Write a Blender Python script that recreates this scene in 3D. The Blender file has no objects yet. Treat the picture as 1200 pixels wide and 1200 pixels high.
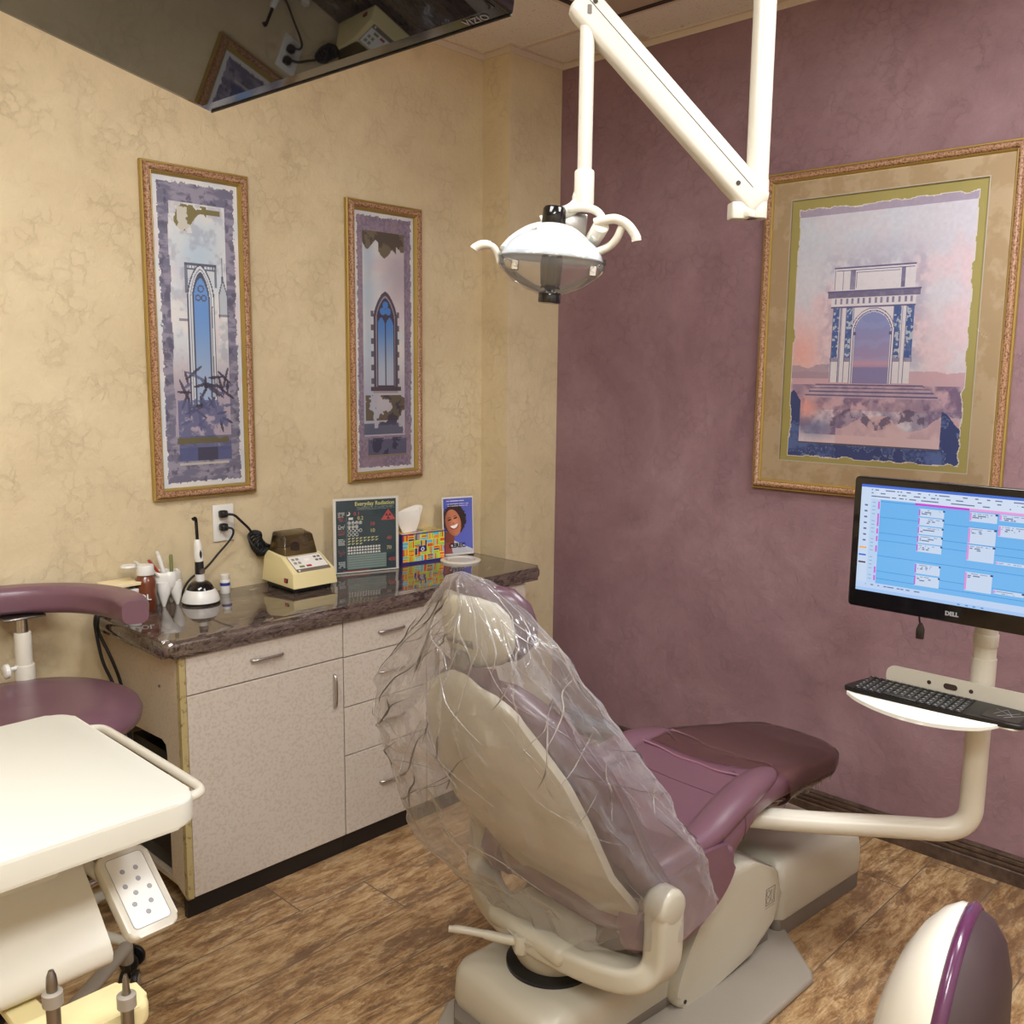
import bpy, bmesh, math, random
import numpy as np
from mathutils import Vector, Matrix, noise
PI = math.pi
random.seed(7)
SC = bpy.context.scene
COL = SC.collection
V = Vector

# ------------------------------------------------------------------ camera
def cam_setup():
    f, yaw, pitch, roll = 1111.5, 0.8069, 0.1454, 0.0109
    cy, sy, cp, sp = math.cos(yaw), math.sin(yaw), math.cos(pitch), math.sin(pitch)
    F = V((sy*cp, cy*cp, -sp)); r = V((cy, -sy, 0)); u = r.cross(F)
    c, s = math.cos(roll), math.sin(roll)
    R = c*r + s*u; U = -s*r + c*u
    cd = bpy.data.cameras.new('camera'); cam = bpy.data.objects.new('camera', cd)
    M = Matrix((R, U, -F)).transposed().to_4x4()
    M.translation = V((-3.0196, -2.7869, 1.5250))
    cam.matrix_world = M
    cd.sensor_fit = 'HORIZONTAL'; cd.sensor_width = 36; cd.lens = f/1200*36
    cd.clip_start = 0.02
    COL.objects.link(cam); SC.camera = cam
    return R, U, F
CR, CU, CF = cam_setup()

# ------------------------------------------------------------------ materials
def lin(c):
    return tuple(((x/12.92) if x <= 0.04045 else ((x+0.055)/1.055)**2.4) for x in c)
def s8(r, g, b): return lin((r/255, g/255, b/255)) + (1,)
class NT:
    def __init__(s, name):
        s.m = bpy.data.materials.new(name); s.m.use_nodes = True
        s.t = s.m.node_tree; s.n = s.t.nodes; s.l = s.t.links
        s.b = s.n['Principled BSDF']; s.out = s.n['Material Output']
    def add(s, typ, **kw):
        n = s.n.new(typ)
        for k, v in kw.items():
            if k.startswith('_'): setattr(n, k[1:], v)
            else: n.inputs[k.replace('__', ' ')].default_value = v
        return n
    def link(s, a, b): s.l.new(a, b)
    def coord(s, scale=(1, 1, 1), loc=(0, 0, 0), rot=(0, 0, 0), obj=True):
        tc = s.add('ShaderNodeTexCoord'); mp = s.add('ShaderNodeMapping')
        mp.inputs['Scale'].default_value = scale; mp.inputs['Location'].default_value = loc; mp.inputs['Rotation'].default_value = rot
        s.link(tc.outputs['Object'], mp.inputs['Vector']); return mp.outputs['Vector']
    def noise(s, vec, scale=5, detail=6, rough=.6, dist=0):
        n = s.add('ShaderNodeTexNoise'); n.inputs['Scale'].default_value = scale; n.inputs['Detail'].default_value = detail
        n.inputs['Roughness'].default_value = rough; n.inputs['Distortion'].default_value = dist
        if vec is not None: s.link(vec, n.inputs['Vector'])
        return n
    def ramp(s, fac, stops):
        r = s.add('ShaderNodeValToRGB'); e = r.color_ramp.elements
        while len(e) < len(stops): e.new(.5)
        for i, (p, c) in enumerate(stops):
            e[i].position = p; e[i].color = c if len(c) == 4 else tuple(c)+(1,)
        s.link(fac, r.inputs['Fac']); return r.outputs['Color']
    def mix(s, fac, a, b, mode='MIX'):
        n = s.add('ShaderNodeMix', _data_type='RGBA', _blend_type=mode)
        for sock, v in ((n.inputs['Factor'], fac), (n.inputs[6], a), (n.inputs[7], b)):
            if hasattr(v, 'is_output'): s.link(v, sock)
            else: sock.default_value = v
        return n.outputs[2]
    def math(s, op, a, b=0.0):
        n = s.add('ShaderNodeMath', _operation=op)
        for i, v in enumerate((a, b)):
            if hasattr(v, 'is_output'): s.link(v, n.inputs[i])
            else: n.inputs[i].default_value = v
        return n.outputs[0]
    def bump(s, h, strength=.3, dist=.01):
        b = s.add('ShaderNodeBump'); b.inputs['Strength'].default_value = strength; b.inputs['Distance'].default_value = dist
        s.link(h, b.inputs['Height']); s.link(b.outputs['Normal'], s.b.inputs['Normal'])
    def base(s, c):
        if hasattr(c, 'is_output'): s.link(c, s.b.inputs['Base Color'])
        else: s.b.inputs['Base Color'].default_value = c
    def set(s, **kw):
        for k, v in kw.items(): s.b.inputs[k.replace('_', ' ')].default_value = v

def plain(name, col, rough=.45, metal=0, spec=.5, coat=0, var=.05, bump=0, bscale=200):
    m = NT(name); vec = m.coord()
    n = m.noise(vec, 6, 4)
    c2 = tuple(max(0, x*(1-var*2)) for x in col[:3])+(1,)
    m.base(m.mix(n.outputs['Fac'], col, c2)); m.set(Roughness=rough, Metallic=metal, Specular_IOR_Level=spec, Coat_Weight=coat, Coat_Roughness=.1)
    if bump:
        nn = m.noise(vec, bscale, 3); m.bump(nn.outputs['Fac'], bump, .002)
    return m.m

def stucco(name, c_hi, c_mid, c_lo, edge):
    m = NT(name); vec = m.coord()
    big = m.noise(vec, 1.7, 6, .62, .5); med = m.noise(vec, 9, 8, .68, .8)
    col = m.mix(m.math('MULTIPLY', med.outputs['Fac'], .8), m.ramp(big.outputs['Fac'], [(.3, c_lo), (.5, c_mid), (.72, c_hi)]), c_lo)
    # trowelled crackle: distorted voronoi edges, only where a mask allows
    dn = m.noise(vec, 22, 6, .75)
    dv = m.add('ShaderNodeVectorMath', _operation='SCALE'); m.link(dn.outputs['Color'], dv.inputs[0]); dv.inputs['Scale'].default_value = .06
    av = m.add('ShaderNodeVectorMath', _operation='ADD'); m.link(vec, av.inputs[0]); m.link(dv.outputs[0], av.inputs[1])
    vo = m.add('ShaderNodeTexVoronoi', _feature='DISTANCE_TO_EDGE'); vo.inputs['Scale'].default_value = 24; m.link(av.outputs[0], vo.inputs['Vector'])
    crack = m.ramp(vo.outputs['Distance'], [(0, (1, 1, 1)), (.035, (0, 0, 0))])
    mask = m.ramp(m.noise(vec, 7, 3).outputs['Fac'], [(.47, (0, 0, 0)), (.60, (1, 1, 1))])
    cm = m.mix(1.0, crack, mask, 'MULTIPLY')
    m.base(m.mix(m.math('MULTIPLY', cm, .17), col, edge))
    ridge = m.add('ShaderNodeTexVoronoi', _feature='DISTANCE_TO_EDGE'); ridge.inputs['Scale'].default_value = 24
    off = m.add('ShaderNodeVectorMath', _operation='ADD'); m.link(av.outputs[0], off.inputs[0]); off.inputs[1].default_value = (.004, .004, .005); m.link(off.outputs[0], ridge.inputs['Vector'])
    rr = m.mix(1.0, m.ramp(ridge.outputs['Distance'], [(0, (1, 1, 1)), (.05, (0, 0, 0))]), mask, 'MULTIPLY')
    h = m.math('ADD', m.math('MULTIPLY', rr, .5), m.math('MULTIPLY', m.noise(vec, 28, 8, .7, .4).outputs['Fac'], .9))
    h = m.math('SUBTRACT', h, m.math('MULTIPLY', cm, .6))
    m.bump(h, .40, .011); m.set(Roughness=.62, Specular_IOR_Level=.3)
    return m.m

M = {}
M['tan'] = stucco('tan_plaster', s8(228, 214, 180), s8(218, 202, 167), s8(200, 182, 147), s8(132, 110, 82))
M['purple_wall'] = stucco('mauve_plaster', s8(172, 144, 150), s8(150, 120, 127), s8(128, 98, 106), s8(94, 66, 74))
M['white_wall'] = plain('far_wall_paint', s8(224, 220, 212), .7)
M['beige'] = plain('beige_moulded_plastic', s8(184, 179, 163), .32, var=.03)
M['cream'] = plain('cream_enamel', s8(208, 203, 189), .3, var=.02)
M['cream_gloss'] = plain('cream_gloss', s8(222, 218, 205), .18, coat=.4, var=.02)
M['white'] = plain('white_plastic', s8(226, 225, 219), .3, var=.02)
M['grey_plastic'] = plain('warm_grey_plastic', s8(150, 142, 130), .45, var=.05, bump=.15)
M['taupe'] = plain('taupe_plastic', s8(112, 103, 94), .5, var=.05, bump=.1)
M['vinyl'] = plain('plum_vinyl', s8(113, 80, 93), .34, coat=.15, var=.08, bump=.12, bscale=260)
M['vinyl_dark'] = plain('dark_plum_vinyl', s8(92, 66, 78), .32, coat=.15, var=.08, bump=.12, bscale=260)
M['pipe_v'] = plain('plum_piping', s8(150, 105, 122), .35)
M['rim_v'] = plain('violet_rim_vinyl', s8(84, 38, 74), .25, coat=.4)
M['face_v'] = plain('deep_plum_vinyl', s8(62, 46, 48), .5)
M['black'] = plain('black_plastic', s8(22, 22, 23), .35, var=.1)
M['gloss_black'] = plain('glossy_black', s8(10, 10, 12), .12, coat=.3)
M['rubber'] = plain('black_rubber', s8(18, 18, 18), .6)
M['chrome'] = plain('brushed_chrome', s8(200, 198, 194), .22, 1)
M['steel'] = plain('satin_steel', s8(150, 146, 142), .32, 1)
M['dark_metal'] = plain('dark_metal', s8(70, 68, 66), .4, .8)
M['gold'] = plain('gold_leaf_moulding', s8(186, 158, 84), .38, .35, var=.15, bump=.2, bscale=60)
M['green_mat'] = plain('olive_gold_liner', s8(186, 174, 104), .6, var=.08, bump=.1)
M['red_btn'] = plain('red_switch', s8(200, 40, 35), .3)
M['amalg'] = plain('pale_yellow_enamel', s8(226, 212, 160), .35, var=.02)
M['brown_glass'] = plain('brown_bottle', s8(112, 58, 34), .25, coat=.3)
M['tissue'] = plain('white_tissue', s8(244, 240, 230), .9)
M['notepaper'] = plain('cream_notepad', s8(236, 220, 176), .7)
M['green_pen'] = plain('olive_pen', s8(120, 128, 76), .35)
M['red_pen'] = plain('red_pen', s8(160, 50, 46), .35)
M['blue_lbl'] = plain('blue_label', s8(44, 56, 140), .5)
M['kick'] = plain('black_toe_kick', s8(26, 22, 20), .45)
M['trayw'] = plain('pale_tray_top', s8(214, 214, 203), .4, var=.01)
M['kbw'] = plain('white_wrist_rest', s8(222, 222, 214), .4, var=.01)
M['seam'] = plain('dark_seam', s8(60, 44, 40), .6)
M['logo'] = plain('engraved_logo', s8(120, 112, 98), .5)
M['txt_white'] = plain('white_ink', s8(235, 235, 230), .5)
M['txt_grey'] = plain('grey_ink', s8(150, 150, 155), .4)
M['txt_black'] = plain('black_ink', s8(20, 20, 24), .5)
M['txt_red'] = plain('red_ink', s8(214, 90, 90), .5)
M['txt_yel'] = plain('yellow_ink', s8(222, 218, 140), .5)
M['key'] = plain('key_black', s8(40, 42, 42), .4)

def speckle(name, c1, c2, scale, thr=.62, rough=.5, bump=0):
    m = NT(name); vec = m.coord()
    n = m.noise(vec, scale, 4, .7); b = m.noise(vec, 3, 3)
    base = m.mix(b.outputs['Fac'], c1, tuple(x*.9 for x in c1[:3])+(1,))
    m.base(m.mix(m.ramp(n.outputs['Fac'], [(thr-.06, (0, 0, 0)), (thr+.02, (1, 1, 1))]), base, c2)); m.set(Roughness=rough)
    if bump: m.bump(n.outputs['Fac'], bump, .002)
    return m.m
M['laminate'] = speckle('speckled_laminate', s8(200, 190, 178), s8(184, 172, 158), 110, .56, .45)
M['lam_side'] = speckle('side_laminate', s8(200, 186, 164), s8(188, 172, 148), 110, .56, .5)
M['lam_edge'] = speckle('worn_laminate_edge', s8(176, 160, 112), s8(130, 110, 70), 40, .6, .5)
M['frame_m'] = speckle('mottled_copper_moulding', s8(182, 142, 108), s8(112, 74, 54), 170, .54, .42, .2)
M['matboard'] = speckle('suede_matboard', s8(208, 184, 150), s8(190, 164, 128), 7, .5, .8)
M['tile'] = speckle('pinhole_ceiling_tile', s8(232, 226, 216), s8(160, 148, 136), 120, .66, .9, .3)
M['tgrid'] = plain('ceiling_grid', s8(214, 200, 184), .5)

def m_granite():
    m = NT('polished_granite'); vec = m.coord((1, 3.2, 3.2), rot=(0, 0, .25))
    a = m.noise(vec, 9, 10, .72, 1.6); b = m.noise(vec, 60, 6, .7, .3); w = m.noise(vec, 5, 8, .7, 3)
    c = m.ramp(a.outputs['Fac'], [(.32, s8(32, 26, 24)), (.45, s8(62, 50, 46)), (.53, s8(104, 90, 82)), (.62, s8(52, 42, 38)), (.76, s8(132, 118, 108))])
    c = m.mix(m.ramp(b.outputs['Fac'], [(.5, (0, 0, 0)), (.72, (.6, .6, .6))]), c, s8(140, 122, 108))
    c = m.mix(m.ramp(w.outputs['Fac'], [(.62, (0, 0, 0)), (.68, (.7, .7, .7)), (.73, (0, 0, 0))]), c, s8(176, 166, 158))
    m.base(c); m.set(Roughness=.06, Specular_IOR_Level=.9, IOR=1.6, Coat_Weight=.15, Coat_Roughness=.03); return m.m
M['granite'] = m_granite()

def m_floor():
    m = NT('distressed_wood_plank_tile'); tc = m.coord()
    sep = m.add('ShaderNodeSeparateXYZ'); m.link(tc, sep.inputs[0])
    W, L = .196, 1.18
    yy = m.math('DIVIDE', m.math('ADD', sep.outputs['Y'], .623), W)
    row = m.math('FLOOR', yy); fy = m.math('FRACT', yy)
    xx = m.math('ADD', m.math('DIVIDE', m.math('ADD', sep.outputs['X'], 1.615), L), m.math('MULTIPLY', row, .19))
    colm = m.math('FLOOR', xx); fx = m.math('FRACT', xx)
    def edge(fr, w):
        d = m.math('MINIMUM', fr, m.math('SUBTRACT', 1.0, fr)); return m.math('LESS_THAN', d, w)
    grout = m.math('MAXIMUM', edge(fy, .009), edge(fx, .0016))
    cid = m.add('ShaderNodeCombineXYZ'); m.link(row, cid.inputs[0]); m.link(colm, cid.inputs[1])
    wn = m.add('ShaderNodeTexWhiteNoise', _noise_dimensions='3D'); m.link(cid.outputs[0], wn.inputs['Vector'])
    mp = m.add('ShaderNodeMapping'); mp.inputs['Scale'].default_value = (1, 3.2, 1); m.link(tc, mp.inputs['Vector'])
    ad = m.add('ShaderNodeVectorMath', _operation='ADD'); m.link(mp.outputs[0], ad.inputs[0])
    sc = m.add('ShaderNodeVectorMath', _operation='SCALE'); m.link(wn.outputs['Color'], sc.inputs[0]); sc.inputs['Scale'].default_value = 9; m.link(sc.outputs[0], ad.inputs[1])
    v = ad.outputs[0]
    grain = m.noise(v, 10, 15, .8, .4); fine = m.add('ShaderNodeMapping'); fine.inputs['Scale'].default_value = (4, 50, 1); m.link(v, fine.inputs['Vector'])
    fg = m.noise(fine.outputs[0], 3, 8, .75, .2)
    patch = m.noise(v, 3.0, 12, .78, .3)
    c = m.ramp(grain.outputs['Fac'], [(.34, s8(92, 66, 42)), (.44, s8(146, 112, 74)), (.51, s8(182, 150, 106)), (.60, s8(206, 180, 138)), (.74, s8(220, 200, 166))])
    c = m.mix(m.ramp(fg.outputs['Fac'], [(.40, (.5, .5, .5)), (.56, (0, 0, 0))]), c, s8(124, 94, 66))
    c = m.mix(m.ramp(patch.outputs['Fac'], [(.51, (0, 0, 0)), (.575, (.72, .72, .72))]), c, s8(98, 72, 54))
    c = m.mix(m.math('MULTIPLY', wn.outputs['Value'], .3), c, s8(140, 108, 78))
    c = m.mix(grout, c, s8(104, 92, 78))
    m.base(c); m.set(Roughness=.42, Specular_IOR_Level=.45)
    h = m.math('SUBTRACT', m.math('MULTIPLY', grain.outputs['Fac'], .4), m.math('MULTIPLY', grout, .5))
    m.bump(h, .35, .004); return m.m
M['floor'] = m_floor()

def m_base():
    m = NT('dark_fluted_baseboard'); vec = m.coord((1, 1, 1)); n = m.noise(vec, 30, 6)
    m.base(m.ramp(n.outputs['Fac'], [(.3, s8(58, 44, 38)), (.7, s8(96, 78, 66))])); m.set(Roughness=.35); return m.m
M['baseboard'] = m_base()

def m_vent():
    m = NT('perforated_vent'); vec = m.coord()
    vo = m.add('ShaderNodeTexVoronoi'); vo.inputs['Scale'].default_value = 110; vo.inputs['Randomness'].default_value = 0; m.link(vec, vo.inputs['Vector'])
    m.base(m.ramp(vo.outputs['Distance'], [(.30, s8(40, 34, 30)), (.42, s8(176, 160, 144))])); m.set(Roughness=.6); return m.m
M['vent'] = m_vent()

def m_trans(name, tint, gloss_rough, haze, hazecol=(1, 1, 1, 1), ior=1.45, gl=1.0):
    m = NT(name); m.n.remove(m.b)
    tr = m.add('ShaderNodeBsdfTransparent'); tr.inputs['Color'].default_value = tint
    df = m.add('ShaderNodeBsdfDiffuse'); df.inputs['Color'].default_value = hazecol
    tl = m.add('ShaderNodeBsdfTranslucent'); tl.inputs['Color'].default_value = hazecol
    gs = m.add('ShaderNodeBsdfGlossy'); gs.inputs['Roughness'].default_value = gloss_rough; gs.inputs['Color'].default_value = (gl, gl, gl, 1)
    fr = m.add('ShaderNodeFresnel'); fr.inputs['IOR'].default_value = ior
    a = m.add('ShaderNodeMixShader'); a.inputs[0].default_value = .5; m.link(df.outputs[0], a.inputs[1]); m.link(tl.outputs[0], a.inputs[2])
    b = m.add('ShaderNodeMixShader')
    vec = m.coord(); n = m.noise(vec, 5, 5)
    m.link(m.math('MULTIPLY', n.outputs['Fac'], haze*2), b.inputs[0]); m.link(tr.outputs[0], b.inputs[1]); m.link(a.outputs[0], b.inputs[2])
    c = m.add('ShaderNodeMixShader'); m.link(fr.outputs[0], c.inputs[0]); m.link(b.outputs[0], c.inputs[1]); m.link(gs.outputs[0], c.inputs[2])
    m.link(c.outputs[0], m.out.inputs['Surface']); return m.m
def m_film():
    m = NT('clear_polythene_film'); m.n.remove(m.b)
    tr = m.add('ShaderNodeBsdfTransparent'); tr.inputs['Color'].default_value = (.99, .985, .985, 1)
    df = m.add('ShaderNodeBsdfDiffuse'); tl = m.add('ShaderNodeBsdfTranslucent')
    for n_ in (df, tl): n_.inputs['Color'].default_value = (.95, .95, .96, 1)
    gs = m.add('ShaderNodeBsdfGlossy'); gs.inputs['Roughness'].default_value = .12
    lw = m.add('ShaderNodeLayerWeight'); lw.inputs['Blend'].default_value = .35
    fac = m.math('ADD', m.math('MULTIPLY', m.math('POWER', lw.outputs['Facing'], 2.2), .55), .13)
    a = m.add('ShaderNodeMixShader'); a.inputs[0].default_value = .5; m.link(df.outputs[0], a.inputs[1]); m.link(tl.outputs[0], a.inputs[2])
    b = m.add('ShaderNodeMixShader'); m.link(fac, b.inputs[0]); m.link(tr.outputs[0], b.inputs[1]); m.link(a.outputs[0], b.inputs[2])
    fr = m.add('ShaderNodeFresnel'); fr.inputs['IOR'].default_value = 1.5
    c = m.add('ShaderNodeMixShader'); m.link(m.math('MINIMUM', m.math('MULTIPLY', fr.outputs[0], 1.3), .30), c.inputs[0]); m.link(b.outputs[0], c.inputs[1]); m.link(gs.outputs[0], c.inputs[2])
    vec = m.coord(); n = m.noise(vec, 38, 3, .6, 1.5); bp = m.add('ShaderNodeBump'); bp.inputs['Strength'].default_value = .25; bp.inputs['Distance'].default_value = .005
    m.link(n.outputs['Fac'], bp.inputs['Height']); m.link(bp.outputs['Normal'], gs.inputs['Normal'])
    m.link(c.outputs[0], m.out.inputs['Surface']); return m.m
M['film'] = m_film()
M['film_fold'] = m_trans('folded_film_edges', (.98, .98, .98, 1), .12, .20, ior=1.5)  # extra white haze stands in for bright glints on the bag's creases
M['sleeve'] = m_trans('smoky_clear_sleeve', (.84, .76, .70, 1), .25, .10, s8(190, 150, 130), ior=1.35, gl=.8)
M['clear'] = m_trans('clear_acrylic', (.985, .985, .98, 1), .06, .004, ior=1.3)
M['smoke'] = m_trans('smoked_acrylic', (.42, .36, .26, 1), .12, .16, s8(120, 104, 80))
M['shield'] = m_trans('clear_light_shield', (.98, .98, .97, 1), .08, .10, ior=1.22)
M['tint'] = m_trans('grey_tinted_tube', (.6, .56, .5, 1), .15, .3, s8(140, 132, 118))
M['glaze'] = m_trans('picture_glass', (.985, .985, .985, 1), .01, .004, ior=1.25)
def m_reflector():
    m = NT('bluish_reflector'); vec = m.coord(); n = m.noise(vec, 8, 2)
    m.base(m.mix(n.outputs['Fac'], s8(190, 204, 222), s8(212, 214, 208))); m.set(Roughness=.16, Coat_Weight=.4); return m.m
M['reflector'] = m_reflector()
def m_vc(name, rough=.5, emit=0, coat=0):
    m = NT(name); a = m.add('ShaderNodeVertexColor'); a.layer_name = 'Col'
    if emit:
        m.base((0, 0, 0, 1)); m.link(a.outputs['Color'], m.b.inputs['Emission Color']); m.set(Emission_Strength=emit, Roughness=.2)
    else:
        m.base(a.outputs['Color']); m.set(Roughness=rough, Coat_Weight=coat, Coat_Roughness=.04)
    return m.m
M['vc'] = m_vc('printed_paper', .55); M['vc_gloss'] = m_vc('glossy_print', .4, 0, .5)
M['vc_screen'] = m_vc('lit_screen', .3, .72)
def m_tvscreen():
    m = NT('tv_screen_glass'); vec = m.coord(); n = m.noise(vec, 3, 2)
    m.base(m.mix(n.outputs['Fac'], (.006, .006, .008, 1), (.01, .01, .014, 1))); m.set(Roughness=.02, Specular_IOR_Level=.5, IOR=1.55); return m.m
M['tvglass'] = m_tvscreen()
def m_emit(name, col, st):
    m = NT(name); m.base((.8, .8, .8, 1)); m.b.inputs['Emission Color'].default_value = col; m.set(Emission_Strength=st); return m.m
M['lens'] = m_emit('light_lens', (.97, .985, 1, 1), 4)
M['led'] = m_emit('red_led', (.6, .02, .02, 1), .12)

# ------------------------------------------------------------------ mesh helpers
def obj(name, bm, mat, parent=None, smooth=40, loc=None, sub=0, mirror=None):
    me = bpy.data.meshes.new(name)
    bmesh.ops.recalc_face_normals(bm, faces=bm.faces[:])
    bm.to_mesh(me); bm.free()
    mats = mat if isinstance(mat, (list, tuple)) else [mat]
    for k in mats: me.materials.append(M[k])
    if smooth:
        me.shade_smooth()
        try: me.set_sharp_from_angle(angle=math.radians(smooth))
        except Exception: pass
    o = bpy.data.objects.new(name, me); COL.objects.link(o)
    if parent: o.parent = parent
    if loc: o.location = loc
    if sub:
        md = o.modifiers.new('sub', 'SUBSURF'); md.levels = sub; md.render_levels = sub
    return o
def thing(name, label, cat, loc=(0, 0, 0), rz=0, group=None):
    o = bpy.data.objects.new(name, None); COL.objects.link(o); o.empty_display_size = .05
    o.location = loc; o.rotation_euler = (0, 0, rz); tag(o, label, cat, group); return o
def tag(o, label, cat, group=None):
    o['label'] = label; o['category'] = cat
    if group: o['group'] = group
    return o
def lab(o, t): o['label'] = t; return o
def struct(o): o['kind'] = 'structure'; return o
def NB(): return bmesh.new()
def bevel_new(bm, geom_edges, r, seg=3):
    if r > 0: bmesh.ops.bevel(bm, geom=geom_edges, offset=r, segments=seg, profile=.5, affect='EDGES', clamp_overlap=True)
def box(bm, x0, x1, y0, y1, z0, z1, r=0, seg=2, mat=0, only=None):
    vs = [bm.verts.new(p) for p in ((x0,y0,z0),(x1,y0,z0),(x1,y1,z0),(x0,y1,z0),(x0,y0,z1),(x1,y0,z1),(x1,y1,z1),(x0,y1,z1))]
    fs = [bm.faces.new([vs[i] for i in f]) for f in ((0,3,2,1),(4,5,6,7),(0,1,5,4),(1,2,6,5),(2,3,7,6),(3,0,4,7))]
    for f in fs: f.material_index = mat
    es = list({e for f in fs for e in f.edges})
    if only: es = [e for e in es if only(e)]
    if r: bevel_new(bm, es, r, seg)
    return bm
def prism(bm, pts, axis, lo, hi, r=0, seg=3, capr=True, mat=0):
    """polygon pts (2D) extruded along axis. axis 'x': pts=(y,z); 'y': pts=(x,z); 'z': pts=(x,y)"""
    def P(p, t):
        return {'x': (t, p[0], p[1]), 'y': (p[0], t, p[1]), 'z': (p[0], p[1], t)}[axis]
    a = [bm.verts.new(P(p, lo)) for p in pts]; b = [bm.verts.new(P(p, hi)) for p in pts]
    n = len(pts); fs = [bm.faces.new(a), bm.faces.new(b[::-1])]
    for i in range(n): fs.append(bm.faces.new((a[i], b[i], b[(i+1) % n], a[(i+1) % n])))
    for f in fs: f.material_index = mat
    if r: bevel_new(bm, list({e for f in fs[:2] for e in f.edges}), r, seg)
    return bm
def smooth_poly(pts, n=3, closed=True):
    """Chaikin corner cutting"""
    for _ in range(n):
        q = []; m = len(pts)
        for i in range(m if closed else m-1):
            a = pts[i]; b = pts[(i+1) % m]
            q.append(tuple(a[k]*.75+b[k]*.25 for k in range(len(a)))); q.append(tuple(a[k]*.25+b[k]*.75 for k in range(len(a))))
        if not closed: q = [pts[0]]+q+[pts[-1]]
        pts = q
    return pts
def roundrect(x0, x1, y0, y1, r, n=6):
    o = []
    for cx, cy, a0 in ((x1-r, y1-r, 0), (x0+r, y1-r, 90), (x0+r, y0+r, 180), (x1-r, y0+r, 270)):
        for i in range(n+1):
            a = math.radians(a0+90*i/n); o.append((cx+r*math.cos(a), cy+r*math.sin(a)))
    return o
def tube(bm, pts, r, n=16, closed=False, caps=True, flat=1.0, up=None, mat=0):
    """sweep an (optionally flattened) circle; r scalar or list"""
    pts = [V(p) for p in pts]; m = len(pts)
    rs = r if isinstance(r, (list, tuple)) else [r]*m
    rings = []; prev = None
    for i, p in enumerate(pts):
        if closed: t = pts[(i+1) % m]-pts[i-1]
        else: t = pts[min(i+1, m-1)]-pts[max(i-1, 0)]
        t.normalize()
        if up is not None: nrm = V(up)-t*t.dot(V(up))
        elif prev is None:
            nrm = t.orthogonal()
            if abs(t.z) < .9: nrm = V((0, 0, 1))-t*t.z
        else: nrm = prev-t*prev.dot(t)
        nrm.normalize(); prev = nrm; bn = t.cross(nrm)
        rings.append([bm.verts.new(p+(nrm*math.cos(2*PI*k/n)*flat+bn*math.sin(2*PI*k/n))*rs[i]) for k in range(n)])
    for i in range(m if closed else m-1):
        a = rings[i]; b = rings[(i+1) % m]
        for k in range(n):
            f = bm.faces.new((a[k], a[(k+1) % n], b[(k+1) % n], b[k])); f.material_index = mat
    if caps and not closed:
        bm.faces.new(rings[0][::-1]).material_index = mat; bm.faces.new(rings[-1]).material_index = mat
    return bm
def cyl(bm, p0, p1, r0, r1=None, n=24, bev=0, mat=0):
    p0 = V(p0); p1 = V(p1); r1 = r0 if r1 is None else r1
    if bev:
        d = (p1-p0).normalized()
        return tube(bm, [p0, p0+d*bev*.3, p0+d*bev, p1-d*bev, p1-d*bev*.3, p1], [r0-bev, r0-bev*.3, r0, r1, r1-bev*.3, r1-bev], n, mat=mat)
    return tube(bm, [p0, p1], [r0, r1], n, mat=mat)
def lathe(bm, prof, n=32, c=(0, 0, 0), cap=True, mat=0, sy=1.0):
    """prof list of (r, z)"""
    rings = []
    for r, z in prof:
        rings.append([bm.verts.new((c[0]+r*math.cos(2*PI*k/n), c[1]+sy*r*math.sin(2*PI*k/n), c[2]+z)) for k in range(n)])
    for a, b in zip(rings, rings[1:]):
        for k in range(n): bm.faces.new((a[k], a[(k+1) % n], b[(k+1) % n], b[k])).material_index = mat
    if cap:
        bm.faces.new(rings[0][::-1]).material_index = mat; bm.faces.new(rings[-1]).material_index = mat
    return bm
def loft(bm, secs, closed=True, cap=True, mat=0):
    R = [[bm.verts.new(p) for p in s] for s in secs]; n = len(R[0])
    for a, b in zip(R, R[1:]):
        for k in range(n if closed else n-1):
            bm.faces.new((a[k], a[(k+1) % n], b[(k+1) % n], b[k])).material_index = mat
    if cap and closed:
        bm.faces.new(R[0][::-1]).material_index = mat; bm.faces.new(R[-1]).material_index = mat
    return bm
def superell(cy, cz, hy, hz, e=.6, n=28, x=0):
    o = []
    for k in range(n):
        t = 2*PI*k/n; c, s = math.cos(t), math.sin(t)
        o.append((x, cy+hy*math.copysign(abs(c)**e, c), cz+hz*math.copysign(abs(s)**e, s)))
    return o
def arc(c, r, a0, a1, n, z=0): return [(c[0]+r*math.cos(math.radians(a0+(a1-a0)*i/n)), c[1]+r*math.sin(math.radians(a0+(a1-a0)*i/n)), z) for i in range(n+1)]
def spline(pts, n=8):
    """Catmull-Rom"""
    P = [V(p) for p in pts]; P = [P[0]*2-P[1]]+P+[P[-1]*2-P[-2]]; o = []
    for i in range(1, len(P)-2):
        for k in range(n):
            t = k/n; a, b, c, d = P[i-1:i+3]
            o.append(.5*((2*b)+(c-a)*t+(2*a-5*b+4*c-d)*t*t+(3*b-a-3*c+d)*t**3))
    o.append(P[-2]); return o
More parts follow.
